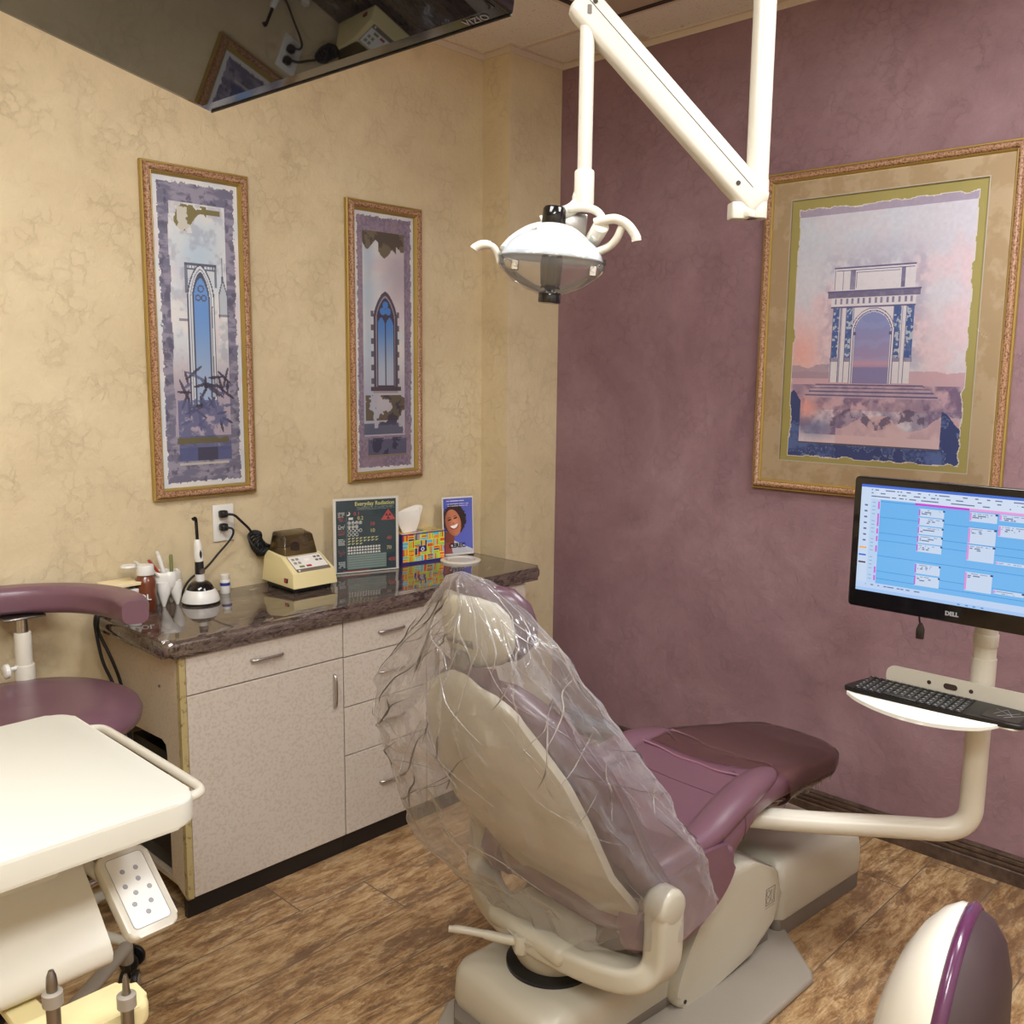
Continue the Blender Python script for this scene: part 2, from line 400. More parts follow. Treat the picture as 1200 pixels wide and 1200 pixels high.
def text(name, s, size, org, ud, vd, mat, parent, align='CENTER', ext=0.0004, bold=0.0):
    cu = bpy.data.curves.new(name, 'FONT'); cu.body = s; cu.size = size; cu.align_x = align; cu.align_y = 'CENTER'; cu.extrude = ext; cu.offset = bold; cu.resolution_u = 3
    t = bpy.data.objects.new('tmp', cu); COL.objects.link(t)
    dg = bpy.context.evaluated_depsgraph_get(); me = bpy.data.meshes.new_from_object(t.evaluated_get(dg))
    bpy.data.objects.remove(t); bpy.data.curves.remove(cu)
    u = V(ud).normalized(); v = V(vd).normalized(); w = u.cross(v)
    mx = Matrix((u, v, w)).transposed().to_4x4(); mx.translation = V(org); me.transform(mx)
    me.materials.clear(); me.materials.append(M[mat])
    o = bpy.data.objects.new(name, me); COL.objects.link(o); o.parent = parent; return o

# ------------------------------------------------------------------ painter for printed surfaces
_rng = np.random.RandomState(3)
def vnoise(u, v, sx, sy, seed=0, oct=4, rough=.55):
    tot = 0; amp = 1; norm = 0
    for o in range(oct):
        g = np.random.RandomState(seed*17+o).rand(67, 67)
        x = (u*sx*2**o) % 64; y = (v*sy*2**o) % 64
        xi = x.astype(int); yi = y.astype(int); fx = x-xi; fy = y-yi
        fx = fx*fx*(3-2*fx); fy = fy*fy*(3-2*fy)
        a = g[yi, xi]*(1-fx)+g[yi, xi+1]*fx; b = g[yi+1, xi]*(1-fx)+g[yi+1, xi+1]*fx
        tot = tot+amp*(a*(1-fy)+b*fy); norm += amp; amp *= rough
    return tot/norm
def C3(r, g, b): return np.array([r, g, b])/255.
def sstep(a, b, x):
    t = np.clip((x-a)/(b-a), 0, 1); return t*t*(3-2*t)
def blend(img, mask, col):
    mask = np.clip(mask, 0, 1)[..., None]; return img*(1-mask)+np.asarray(col)*mask
def painted(name, func, nx, ny, org, ud, vd, w, h, mat, parent, keep=None):
    """grid panel; func(u,v) -> rgb in sRGB 0..1, v up. org = lower-left corner"""
    us = (np.arange(nx)+.5)/nx; vs = (np.arange(ny)+.5)/ny
    U, Vv = np.meshgrid(us, vs); img = np.clip(func(U, Vv), 0, 1)
    lin_ = np.where(img <= .04045, img/12.92, ((img+.055)/1.055)**2.4)
    gx, gy = np.meshgrid(np.arange(nx+1)/nx*w, np.arange(ny+1)/ny*h)
    u = np.array(V(ud).normalized()); v = np.array(V(vd).normalized()); o3 = np.array(org)
    co = o3+gx[..., None]*u+gy[..., None]*v
    i = np.arange(nx*ny); yy, xx = i//nx, i % nx; a = yy*(nx+1)+xx
    quads = np.stack([a, a+1, a+nx+2, a+nx+1], 1)
    if keep is not None:
        kp = keep(U, Vv).ravel(); quads = quads[kp]; colr = lin_.reshape(-1, 3)[kp]
    else: colr = lin_.reshape(-1, 3)
    me = bpy.data.meshes.new(name); nf = len(quads)
    me.vertices.add(co.shape[0]*co.shape[1]); me.vertices.foreach_set('co', co.reshape(-1).astype(np.float32))
    me.loops.add(nf*4); me.loops.foreach_set('vertex_index', quads.reshape(-1).astype(np.int32))
    me.polygons.add(nf); me.polygons.foreach_set('loop_start', np.arange(0, nf*4, 4, dtype=np.int32))
    me.update(calc_edges=True)
    at = me.color_attributes.new('Col', 'BYTE_COLOR', 'CORNER')
    cc = np.ones((nf, 4, 4), np.float32); cc[:, :, :3] = colr[:, None, :]
    at.data.foreach_set('color', cc.reshape(-1))
    me.materials.append(M[mat]); o = bpy.data.objects.new(name, me); COL.objects.link(o)
    if parent: o.parent = parent
    return o

# ================================================================== ROOM
ZC = 2.747
RX0, RY0 = -4.3, -4.2
CHX, CHY = -.2985, -.1475   # corner chase
struct(obj('floor', box(NB(), RX0-.1, .1, RY0-.1, .1, -.1, 0), 'floor', smooth=0))
struct(obj('wall_left', box(NB(), RX0-.1, .1, 0, .1, 0, ZC), 'tan', smooth=0))
struct(obj('wall_chase', box(NB(), CHX, 0, CHY, 0, 0, ZC), 'tan', smooth=0))
struct(obj('wall_right', box(NB(), 0, .1, RY0-.1, 0, 0, ZC), 'purple_wall', smooth=0))
struct(obj('wall_back', box(NB(), RX0-.1, .1, RY0-.1, RY0, 0, ZC), 'white_wall', smooth=0))
struct(obj('wall_side', box(NB(), RX0-.1, RX0, RY0, 0, 0, ZC), 'tan', smooth=0))
struct(obj('ceiling', box(NB(), RX0-.1, .1, RY0-.1, .1, ZC, ZC+.1), 'tile', smooth=0))
# T-bar grid
bm = NB(); w = .011
ys = [-.57-k*.61 for k in range(6)]
for y in ys: box(bm, RX0, 0, y-w, y+w, ZC-.004, ZC+.001)
xs = [-.255-k*.61 for k in range(7)]
for x in xs: box(bm, x-w, x+w, RY0, 0, ZC-.0045, ZC+.001)
struct(obj('trim_1', bm, 'tgrid', smooth=0))
bm = NB()   # wall angle around the room top
box(bm, RX0, CHX, -.02, 0, ZC-.022, ZC-.0005); box(bm, CHX-.02, CHX, CHY-.02, 0, ZC-.022, ZC-.0005)
box(bm, CHX-.02, 0, CHY-.02, CHY, ZC-.022, ZC-.0005); box(bm, -.02, 0, RY0, CHY, ZC-.022, ZC-.0005)
bm2 = NB()
for (a, b, c, d) in ((RX0, CHX-.003, -.004, 0), (CHX-.004, CHX, CHY, 0), (CHX-.004, 0, CHY-.004, CHY), (-.004, 0, RY0, CHY-.004)):
    box(bm2, a, b, c, d, ZC-.024, ZC)
for (a, b, c, d) in ((RX0, CHX-.02, -.02, -.004), (CHX-.02, CHX-.004, CHY, 0), (CHX-.02, 0, CHY-.02, CHY-.004), (-.02, -.004, RY0, CHY-.02)):
    box(bm2, a, b, c, d, ZC-.003, ZC)
bm.free(); struct(obj('trim_2', bm2, 'tgrid', smooth=0))
# baseboards (fluted)
def bb_profile():
    p = [(0, 0), (-.016, 0), (-.016, .042), (-.012, .046)]
    for z in (.052, .068):
        p += [(-.016, z), (-.017, z+.005), (-.016, z+.010), (-.010, z+.013)]
    p += [(-.014, .084), (-.012, .090), (0, .092)]
    return p
bm = NB(); prism(bm, [(x, z) for x, z in bb_profile()], 'y', RY0, CHY)
struct(obj('baseboard_right', bm, 'baseboard', smooth=30))
bm = NB(); prism(bm, [(x, z) for x, z in bb_profile()], 'x', RX0, -1.95)
struct(obj('baseboard_left', bm, 'baseboard', smooth=30))
# ceiling vent
t = thing('ceiling_vent', 'perforated square air vent set in the ceiling beside the mauve wall', 'vent', (-.56, -.875, ZC))
X0, X1 = -.294, .294
obj('perforated_plate', box(NB(), X0+.02, X1-.02, X0+.02, X1-.02, -.004, -.001), 'vent', t, 0)
bm = NB()
for a, b, c, d in ((X0, X1, X0, X0+.02), (X0, X1, X1-.02, X1), (X0, X0+.02, X0+.02, X1-.02), (X1-.02, X1, X0+.02, X1-.02)): box(bm, a, b, c, d, -.008, -.001)
obj('vent_frame', bm, 'seam', t, 0)

# ================================================================== CABINETS
CT, CB = .812, .762
CF_ = -.43      # front plane
def handle(parent, x, z, vert=False, L=.105, y=CF_-.018):
    r = .0045
    if vert: P = [(x, y+.018, z-L/2), (x, y-.004, z-L/2), (x, y-.012, z-L/2+.012), (x, y-.012, z+L/2-.012), (x, y-.004, z+L/2), (x, y+.018, z+L/2)]
    else: P = [(x-L/2, y+.018, z), (x-L/2, y-.004, z), (x-L/2+.012, y-.012, z), (x+L/2-.012, y-.012, z), (x+L/2, y-.004, z), (x+L/2, y+.018, z)]
    return lab(obj('handle', tube(NB(), smooth_poly(P, 2, False), r, 10), 'chrome', parent), 'brushed metal bar handle')
def panel(name, par, x0, x1, z0, z1):
    bm = NB(); box(bm, x0+.0018, x1-.0018, CF_-.018, CF_, z0+.0018, z1-.0018, .001, 1)
    return obj(name, bm, 'laminate', par, 0)
XL, XD, XE, XR = -1.862, -1.326, -.985, -.500
# unit A : drawer over door, open side towards the stool
t = thing('base_cabinet', 'speckled beige base cabinet, leftmost, one wide drawer over one door, side cut open', 'cabinet', (0, 0, 0))
bm = NB()
box(bm, XL+.02, XD, -.012, -.001, .06, CB)             # back
box(bm, XL+.02, XD, -.43, -.012, .06, .075)            # bottom
box(bm, XD-.016, XD-.001, -.43, -.012, .075, CB-.001)  # right side
box(bm, XL+.02, XD-.02, -.43, -.41, CB-.03, CB-.001)
obj('body', bm, 'lam_side', t, 0)
# side panel with the cut-out
bm = NB()
sp = [(-.001, .0), (-.03, .0)] + [(-.03, .12), (-.03, .40)] + [(a, b) for a, b in [(-.04, .46), (-.07, .49)]] + [(-.33, .50), (-.352, .49), (-.358, .46), (-.358, .10), (-.43, .065), (-.43, CB-.001), (-.001, CB-.001)]
prism(bm, sp, 'x', XL, XL+.018)
lab(obj('side_panel', bm, 'lam_side', t, 0), 'side panel with a large cut-out')
bm = NB(); box(bm, XL, XL+.018, -.4478, -.4305, .062, CB-.002); lab(obj('edge_band', bm, 'lam_edge', t, 0), 'worn yellowed edge strip')
dr = panel('drawer', t, XL+.018, XD, .648, CB-.002); handle(dr, -1.594, .707)
dd = panel('door', t, XL+.018, XD, .062, .648); handle(dd, -1.362, .548, True)
obj('toe_kick', box(NB(), XL+.004, XD, -.432, -.415, 0, .06), 'kick', t, 0)
bm = NB(); cyl(bm, (XL-.003, -.33, .655), (XL, -.33, .655), .004, n=10); obj('screw', bm, 'steel', t)
# unit B : four drawers
t = thing('base_cabinet', 'speckled beige base cabinet with a stack of four drawers, behind the chair', 'cabinet')
bm = NB(); box(bm, XD+.001, XE-.001, -.43, -.001, .06, CB-.001); obj('body', bm, 'lam_side', t, 0)
for z0, z1 in ((.646, CB-.002), (.484, .646), (.325, .484), (.062, .325)):
    d = panel('drawer', t, XD, XE, z0, z1); handle(d, (XD+XE)/2+.02, (z0+z1)/2+(.005 if z1 < .7 else 0))
obj('toe_kick', box(NB(), XD+.001, XE-.001, -.432, -.415, 0, .06), 'kick', t, 0)
# unit C
t = thing('base_cabinet', 'speckled beige base cabinet at the mauve wall end, mostly behind the bagged chair', 'cabinet')
bm = NB(); box(bm, XE+.001, XR, -.43, -.001, .06, CB-.001); obj('body', bm, 'lam_side', t, 0)
d = panel('drawer', t, XE, XR, .646, CB-.002); handle(d, -.74, .707)
d = panel('door', t, XE, XR, .062, .646); handle(d, XE+.04, .548, True)
obj('toe_kick', box(NB(), XE+.001, XR, -.432, -.415, 0, .06), 'kick', t, 0)
# worktop
bm = NB()
prism(bm, roundrect(-1.902, -.424, -.460, -.002, .022, 5), 'z', CB, CT, .021, 6)
tag(obj('countertop', bm, 'granite', None, 50), 'polished dark brown granite worktop with rounded edge on the beige cabinets', 'countertop')
# computer inside the cabinet
t = thing('computer_tower', 'black computer tower inside the open-sided leftmost cabinet', 'computer', (-1.725, -.205, .075))
obj('case', box(NB(), -.1, .1, -.15, .15, .0, .36, .006, 2), 'black', t)
obj('side_grille', prism(NB(), [(-.1, .05), (.1, .05), (.1, .3), (-.1, .3)], 'x', -.103, -.1), 'dark_metal', t, 0)
tag(obj('power_cable', tube(NB(), spline([(-1.80, -.03, .56), (-1.80, -.12, .44), (-1.80, -.2, .40), (-1.79, -.28, .40), (-1.765, -.30, .40)], 8), .004, 8), 'rubber'), 'thin black cable looping inside the open cabinet side', 'cable')
tag(obj('power_cable', tube(NB(), spline([(-1.80, -.05, .60), (-1.79, -.15, .52), (-1.79, -.25, .485), (-1.79, -.33, .47), (-1.775, -.335, .40), (-1.76, -.30, .38)], 8), .004, 8), 'rubber'), 'upper black cable looping inside the open cabinet side', 'cable')
for i, (dx, l) in enumerate(((0, 'outer of two black cables hanging over the left end of the worktop'), (.02, 'inner of two black cables hanging over the left end of the worktop'))):
    P = [(-1.86+dx, -.05-.02*i, .812), (-1.905, -.05-.02*i, .815), (-1.918, -.055-.02*i, .80), (-1.918+dx*.4, -.06, .76), (-1.912+dx, -.08-.02*i, .68), (-1.89+dx, -.10, .60), (-1.875+dx*.4, -.12, .50), (-1.87, -.16, .42)]
    tag(obj('hanging_cable', tube(NB(), spline(P, 8), .0048, 8), 'rubber'), l, 'cable')

# ================================================================== OUTLET AND CORDS
t = thing('wall_outlet', 'white duplex wall outlet plate below the taller tan-wall picture', 'outlet', (-1.470, 0, 1.034))
bm = NB(); box(bm, -.037, .037, -.007, 0, -.06, .06, .003, 2); obj('cover_plate', bm, 'white', t)
for z in (.026, -.012):
    bm = NB(); prism(bm, roundrect(-.017, .017, z-.015, z+.015, .008, 4), 'y', -.0095, -.006); obj('socket', bm, 'cream', t)
def plug(p, label, cordpts, r=.0035):
    o = thing('electric_cable', label, 'cord', (0, 0, 0)); x, y, z = p
    bm = NB(); loft(bm, [[(x+a*s, yy, z+b*s) for a, b in roundrect(-.013, .013, -.012, .012, .006, 4)] for yy, s in ((-.010, .9), (-.014, 1), (-.026, 1), (-.032, .75), (-.034, .5))])
    obj('plug', bm, 'black', o); obj('cable', tube(NB(), spline(cordpts, 8), r, 10), 'rubber', o); return o
plug((-1.478, 0, 1.065), 'black power cord from the upper socket, tied in a knotted coil beside the pale mixer',
     [(-1.478, -.03, 1.065), (-1.455, -.045, 1.062), (-1.43, -.045, 1.04), (-1.40, -.04, 1.012), (-1.385, -.035, .995)]
     + [(-1.375+.020*math.cos(t_*.9)+.0006*t_, -.034-.012*math.sin(t_*1.7), .975+.026*math.sin(t_*.9)-.0009*t_) for t_ in range(0, 44)] + [(-1.345, -.05, .955), (-1.325, -.05, .945)], .0042)
plug((-1.478, 0, 1.022), 'black power cord from the lower socket running down to the curing light base',
     [(-1.478, -.03, 1.022), (-1.462, -.045, 1.018), (-1.46, -.045, 1.0), (-1.475, -.04, .975), (-1.51, -.035, .94), (-1.55, -.03, .90), (-1.60, -.03, .875), (-1.63, -.035, .845), (-1.64, -.05, .820), (-1.62, -.07, .818)], .0035)

# ================================================================== COUNTER ITEMS
Z = CT
# cotton / sticky note organiser
t = thing('desk_organizer', 'clear acrylic drawer box with a cream note pad on top, left end of the worktop', 'organizer', (-1.846, -.062, Z))
bm = NB(); box(bm, -.048, .048, -.04, .04, 0, .004); box(bm, -.048, .048, -.04, .04, .078, .082); box(bm, -.048, -.045, -.04, .04, .004, .078); box(bm, .045, .048, -.04, .04, .004, .078); box(bm, -.045, .045, .037, .04, .004, .078)
obj('box', bm, 'clear', t, 0)
bm = NB()
for k in range(4): box(bm, -.0, .043, -.038, .03, .008+k*.017, .021+k*.017, .003, 2)
obj('white_refills', bm, 'white', t)
bm = NB(); box(bm, -.043, -.006, -.036, .03, .006, .074, .002, 1); obj('divider_block', bm, 'steel', t)
bm = NB(); box(bm, -.05, .05, -.043, .04, .0825, .092, .001, 1); obj('note_pad', bm, 'notepaper', t, 0)
# brown bottle
t = thing('medicine_bottle', 'brown bottle with white flip cap hanging open, beside the tooth-shaped pen holder', 'bottle', (-1.776, -.085, Z))
t.scale = (1.25, 1.25, 1.0)
lathe(bm := NB(), [(.001, 0), (.022, 0), (.0245, .003), (.0245, .085), (.023, .095), (.017, .104), (.0155, .108), (.0155, .112), (.001, .112)], 32); obj('bottle_body', bm, 'brown_glass', t)
lathe(bm := NB(), [(.001, .108), (.020, .108), (.0205, .110), (.0205, .134), (.019, .137), (.001, .137)], 32); obj('cap', bm, 'white', t)
bm = NB(); lathe(bm, [(.001, .135), (.016, .135), (.018, .137), (.018, .140), (.016, .143), (.001, .143)], 28, (-.040, .0, .0)); box(bm, -.026, -.016, -.006, .006, .134, .137); obj('flip_lid', bm, 'white', t)
text('lettering', 'OL', .024, (-.0135, -.0215, .045), (.75, -.66, 0), (0, 0, 1), 'txt_white', t, ext=.0016)
# tooth pen holder
t = thing('pen_holder', 'white tooth-shaped pen holder with pointed roots holding pens', 'pen holder', (-1.700, -.066, Z))
t.scale = (1.3, 1.3, .88)
bm = NB(); secs = []
for z, s in ((.052, .70), (.060, .88), (.072, 1.0), (.092, 1.06), (.106, 1.05), (.116, .98), (.120, .90)):
    secs.append([(.030*s*math.cos(a)*(1+.08*math.cos(4*a)), .026*s*math.sin(a)*(1+.08*math.cos(4*a)), z+.002*math.cos(4*a)) for a in [2*PI*k/36 for k in range(36)]])
for z, s in ((.118, .80), (.100, .78), (.07, .62)):
    secs.append([(.030*s*math.cos(a), .026*s*math.sin(a), z) for a in [2*PI*k/36 for k in range(36)]])
loft(bm, secs)
for sx in (-1, 1):
    for sy in (-1, 1):
        tube(bm, [(sx*.013, sy*.011, .085), (sx*.014, sy*.012, .065), (sx*.0145, sy*.013, .045), (sx*.016, sy*.014, .022), (sx*.017, sy*.015, 0.0005)], [.016, .0165, .0135, .0085, .0035], 18)
obj('tooth_cup', bm, 'white', t)
pens = (((-.010, .004), (-.075, .0), .155, .0042, 'white', 'white stick pen leaning left in the tooth holder'),
        ((-.002, -.004), (-.038, .01), .150, .0034, 'red_pen', 'thin red pen leaning left in the tooth holder'),
        ((.004, .008), (-.012, .02), .172, .0055, 'white', 'thick white pen with rounded end, upright in the tooth holder'),
        ((.010, -.006), (.010, -.004), .162, .0042, 'green_pen', 'olive green pen standing upright in the tooth holder'),
        ((-.006, -.010), (-.058, -.014), .142, .0036, 'cream', 'cream pencil crossing behind the red pen in the tooth holder'))
for (bx, by), (tx, ty), h, r, mt, l in pens:
    o = thing('pen', l, 'pen', (-1.700, -.066, Z))
    o.scale = (1.3, 1.3, .96)
    b = V((bx, by, .072)); e = V((tx, ty, h)); d = (e-b).normalized()
    obj('barrel', cyl(NB(), b, b+(e-b)*.86, r, n=12), mt, o)
    bm = NB(); tube(bm, [b+(e-b)*.86, b+(e-b)*.93, e-d*.001, e], [r*1.1, r*1.05, r*.8, r*.3], 12); obj('pen_cap', bm, mt if mt != 'white' else 'cream', o)
# curing light on charger
t = thing('curing_light', 'white cordless dental curing light with black tip standing in its charging base', 'curing light', (-1.615, -.112, Z))
t.scale = (1.12, 1.12, 1.07)
lathe(bm := NB(), [(.001, 0), (.049, 0), (.051, .003), (.051, .006)], 40); obj('base_foot', bm, 'rubber', t)
lathe(bm := NB(), [(.001, .005), (.051, .005), (.0505, .012), (.046, .026), (.039, .038), (.036, .042), (.001, .043)], 40); lab(obj('charging_base', bm, 'white', t), 'white domed charging base')
lathe(bm := NB(), [(.037, .041), (.034, .048), (.028, .057), (.022, .062), (.013, .064), (.001, .064)], 40); obj('base_collar', bm, 'gloss_black', t)
bm = NB(); tube(bm, [(0, 0, .055), (0, 0, .075), (-.001, 0, .085)], [.011, .0125, .0125], 20); obj('handpiece_neck', bm, 'white', t); bm = NB(); tube(bm, [(-.001, 0, .122), (-.002, 0, .135), (-.003, 0, .15), (-.003, 0, .165), (-.004, 0, .18), (-.004, 0, .186)], [.0118, .0128, .012, .0108, .0085, .006], 20)
obj('handpiece_body', bm, 'white', t)
obj('grip', tube(NB(), [(-.001, 0, .085), (-.001, 0, .087), (-.001, 0, .120), (-.001, 0, .122)], [.012, .0122, .0116, .0112], 20), 'black', t)
bm = NB(); lathe(bm, [(.001, 0), (.0085, 0), (.0085, .002), (.001, .002)], 20)
bm.transform(Matrix.Translation((.0, -.0118, .094)) @ Matrix.Rotation(PI/2, 4, 'X')); obj('power_button', bm, 'steel', t)
bm = NB(); loft(bm, [[(x*s-.002, y, .143+z*s) for x, z in ((0, -.016), (.004, -.006), (.004, .006), (0, .016), (-.004, .006), (-.004, -.006))] for y, s in ((-.010, 1), (-.0128, .8))]); obj('trigger', bm, 'dark_metal', t)
obj('light_guide', tube(NB(), spline([(-.004, 0, .184), (-.005, 0, .215), (-.006, 0, .240), (-.010, -.003, .248), (-.017, -.006, .246)], 6), [.0055]*1+[.0045]*23+[.0055], 14), 'gloss_black', t)
# small white bottle
t = thing('small_bottle', 'tiny white bottle with a blue label beside the curing light base', 'bottle', (-1.497, -.05, Z))
lathe(bm := NB(), [(.001, 0), (.0145, 0), (.0155, .002), (.0155, .042), (.013, .048), (.001, .049)], 28); obj('bottle_body', bm, 'white', t)
lathe(bm := NB(), [(.0157, .026), (.0159, .026), (.0159, .036), (.0157, .036)], 28, cap=False); obj('label', bm, 'blue_lbl', t)
lathe(bm := NB(), [(.001, .047), (.0145, .047), (.015, .049), (.015, .062), (.013, .064), (.001, .064)], 28); obj('cap', bm, 'cream_gloss', t)
# amalgamator
t = thing('amalgamator', 'pale yellow dental mixer with smoked cover and keypad on the worktop', 'dental machine', (-1.272, -.128, Z))
t.scale = (1.04, 1.04, 1.04)
hx, y0, y1 = .083, -.098, .085
prof = [(y0, .018), (y1, .022), (y1-.006, .100), (.062, .118), (-.020, .108), (y0+.006, .064)]
bm = NB(); prism(bm, prof, 'x', -hx, hx, .004, 3); 
for v in bm.verts:
    k = (v.co.z-.018)/.1; v.co.x *= 1-.13*max(0, k)
obj('housing', bm, 'amalg', t, 30)
bm = NB(); box(bm, -.068, .068, -.085, .075, .004, .019, .002, 1); 
for sx in (-.06, .06):
    for y in (-.075, .065): cyl(bm, (sx, y, 0), (sx, y, .006), .009, n=14)
obj('underside', bm, 'black', t)
bm = NB()
cov = [(-.062, -.022, .107), (.062, -.022, .107), (.066, .066, .118), (-.066, .066, .118)]
top = [(-.055, -.006, .170), (.055, -.006, .170), (.056, .060, .180), (-.056, .060, .180)]
A = [bm.verts.new(p) for p in cov]; B = [bm.verts.new(p) for p in top]
bm.faces.new(B)
for i in range(4): bm.faces.new((A[i], A[(i+1) % 4], B[(i+1) % 4], B[i]))
bmesh.ops.bevel(bm, geom=[e for e in bm.edges if not e.is_boundary], offset=.008, segments=3, profile=.5, affect='EDGES')
lab(obj('cover', bm, 'smoke', t, 30), 'smoked see-through cover')
lathe(bm := NB(), [(.001, .105), (.014, .105), (.014, .135), (.006, .14), (.001, .14)], 18, (.01, .03, 0)); obj('mixing_arm', bm, 'dark_metal', t)
# sloped front face basis
fa = V((0, y0+.006, .064)); fb = V((0, -.020, .108)); fv = (fb-fa).normalized(); fn = V((0, -fv.z, fv.y)); fn = V((1, 0, 0)).cross(fv)
def fpt(u, v, w=0): return V((u, 0, 0))+fa+fv*v+fn*w
def fquad(name, mat, u0, u1, v0, v1, w0=.0005, w1=.0012):
    bm = NB(); a = [bm.verts.new(fpt(u, v, w0)) for u, v in ((u0, v0), (u1, v0), (u1, v1), (u0, v1))]; b = [bm.verts.new(fpt(u, v, w1)) for u, v in ((u0, v0), (u1, v0), (u1, v1), (u0, v1))]
    bm.faces.new(a[::-1]); bm.faces.new(b)
    for i in range(4): bm.faces.new((a[i], a[(i+1) % 4], b[(i+1) % 4], b[i]))
    return obj(name, bm, mat, t, 0)
fquad('keypad_border', 'taupe', -.060, .064, .004, .078); fquad('keypad', 'white', -.058, .062, .018, .076, .001, .0016)
for u, v in ((-.045, .062), (-.030, .062), (-.045, .045), (-.030, .045)): fquad('key', 'grey_plastic', u-.005, u+.005, v-.005, v+.005, .0015, .0025)
for u, v in ((.036, .063), (.050, .063), (.036, .048), (.050, .048)): fquad('key', 'taupe', u-.005, u+.005, v-.004, v+.004, .0015, .0025)
fquad('display', 'led', -.007, .013, .05, .062, .0015, .002); fquad('key', 'green_pen', -.040, -.022, .023, .031, .0015, .0025); fquad('key', 'red_pen', -.014, .004, .023, .031, .0015, .0025)
lathe(bm := NB(), [(.0005, 0), (.0035, 0), (.0035, .001), (.0005, .001)], 14); bm.transform(Matrix.Translation(fpt(-.050, .010, .0012)) @ Matrix(((1, 0, 0), (0, fv.y, fn.y), (0, fv.z, fn.z))).to_4x4()); obj('badge', bm, 'white', t)
bm = NB(); box(bm, -hx-.0015, -hx+.004, -.066, -.048, .033, .046, .001, 1); obj('switch_bezel', bm, 'black', t)
bm = NB(); box(bm, -hx-.003, -hx, -.063, -.052, .035, .044, .001, 1); obj('power_switch', bm, 'red_btn', t)

# radiation poster in acrylic holder
PW, PH = .262, .278
a_p = V((-1.080, -.06, Z)); e_p = V((-.838, -.135, Z)); pu = (e_p-a_p).normalized(); PW = .245
t = thing('sign_holder', 'clear acrylic sign holder with a dark teal radiation chart on the worktop', 'sign', a_p, math.atan2(pu.y, pu.x))
def radiation(u, v):
    img = np.ones(u.shape+(3,))*C3(38, 62, 72)
    img = img+(vnoise(u, v, 5, 5, 2)-.5)[..., None]*.06
    W = C3(232, 234, 228)
    def rect(u0, u1, v0, v1, c, m=1.0):
        nonlocal img; img = blend(img, ((u > u0) & (u < u1) & (v > v0) & (v < v1))*m, c)
    for k, y in enumerate((.925, .90, .885, .865)): img = blend(img, ((u > .34) & (u < .97) & (abs(v-y+.02*(k-1)*0) < .0045))*(vnoise(u, v, 60, 1, 5+k) > .4)*.7, C3(170, 178, 160))
    rect(.170, .176, .05, .84, C3(130, 150, 150))
    for g, (y0, col) in enumerate(((.83, W), (.77, C3(190, 90, 88)), (.66, W), (.58, C3(190, 90, 88)), (.46, W), (.30, C3(190, 90, 88)), (.14, W))):
        for j in range(4 if g > 3 else 3):
            yy = y0-j*.024; img = blend(img, ((u > .03) & (u < .14) & (abs(v-yy) < .006))*(vnoise(u, v, 50, 1, g*4+j) > .42)*.8, col)
    # banana and tooth icons
    img = blend(img, (((u-.20)**2+(v-.815)**2 < .030**2) & ((u-.185)**2+(v-.825)**2 > .027**2))*1., W)
    img = blend(img, ((abs(u-.235) < .045) & (abs(v-.745) < .018) & (vnoise(u, v, 40, 20, 9) > .3))*1., W)
    for r, (n, y) in enumerate(((4, .685), (3, .63), (4, .575), (3, .52))):
        for k in range(n):
            d = np.sqrt((u-.215-k*.062)**2+((v-y)*1.1)**2)
            img = blend(img, (((d < .027) & (d > .019)) | ((d < .012) & (r < 2)))*1., W)
    for r in range(3):
        for k in range(8 if r < 2 else 4):
            x = .215+k*.065; y = .465-r*.038
            img = blend(img, ((abs(u-x) < .024) & (abs(v-y-.35*(u-x)) < .006))*1. + ((abs(u-x+.01) < .01) & (abs(v-y) < .011))*1., C3(206, 206, 150))
    for r in range(3):
        for k in range(12):
            x = .205+k*.046; y = .335-r*.04; img = blend(img, (((u-x)**2+((v-y)*1.1)**2 < .019**2) & ~((abs(u-x) < .005) & (v < y-.005)))*1., W)
    gx = (u*26) % 1; gy = (v*30) % 1
    img = blend(img, ((u > .18) & (u < .83) & (v > .03) & (v < .235))*1., C3(118, 142, 138))
    img = blend(img, ((u > .18) & (u < .83) & (v > .03) & (v < .235) & (abs(gy-.5-.3*(gx-.5)) < .16) & (gx > .15) & (gx < .9))*.8, C3(190, 200, 190))
    tri = (v > .70) & (v < .70+.155*(1-abs(u-.87)/.125)) & (abs(u-.87) < .125); img = blend(img, tri*1., C3(206, 84, 84))
    d = np.sqrt((u-.87)**2+((v-.755)*1.1)**2); ang = np.arctan2((v-.755)*1.1, u-.87)
    img = blend(img, ((d < .010) | ((d < .048) & (d > .016) & (np.cos(3*ang+PI/2*3-PI/2+PI/2) > 0)))*1., C3(40, 34, 44))
    rect(.10, .55, .004, .016, C3(190, 70, 70))
    return img
painted('chart', radiation, 190, 210, (.010, -.002, .006), (1, 0, 0), (0, 0, 1), PW-.020, PH-.022, 'vc', t)
bm = NB(); box(bm, 0, PW, -.001, .001, 0.001, PH-.008); lab(obj('white_backing', bm, 'tissue', t, 0), 'white paper border')
bm = NB(); box(bm, 0, PW, -.0045, -.003, 0, PH+.002); box(bm, 0, PW, -.003, .045, 0, .0012); obj('acrylic_holder', bm, 'clear', t, 0)
text('title', 'Everyday Radiation', .0195, (PW*.63, -.0024, PH-.030), (1, 0, 0), (0, 0, 1), 'txt_yel', t, bold=.0003)
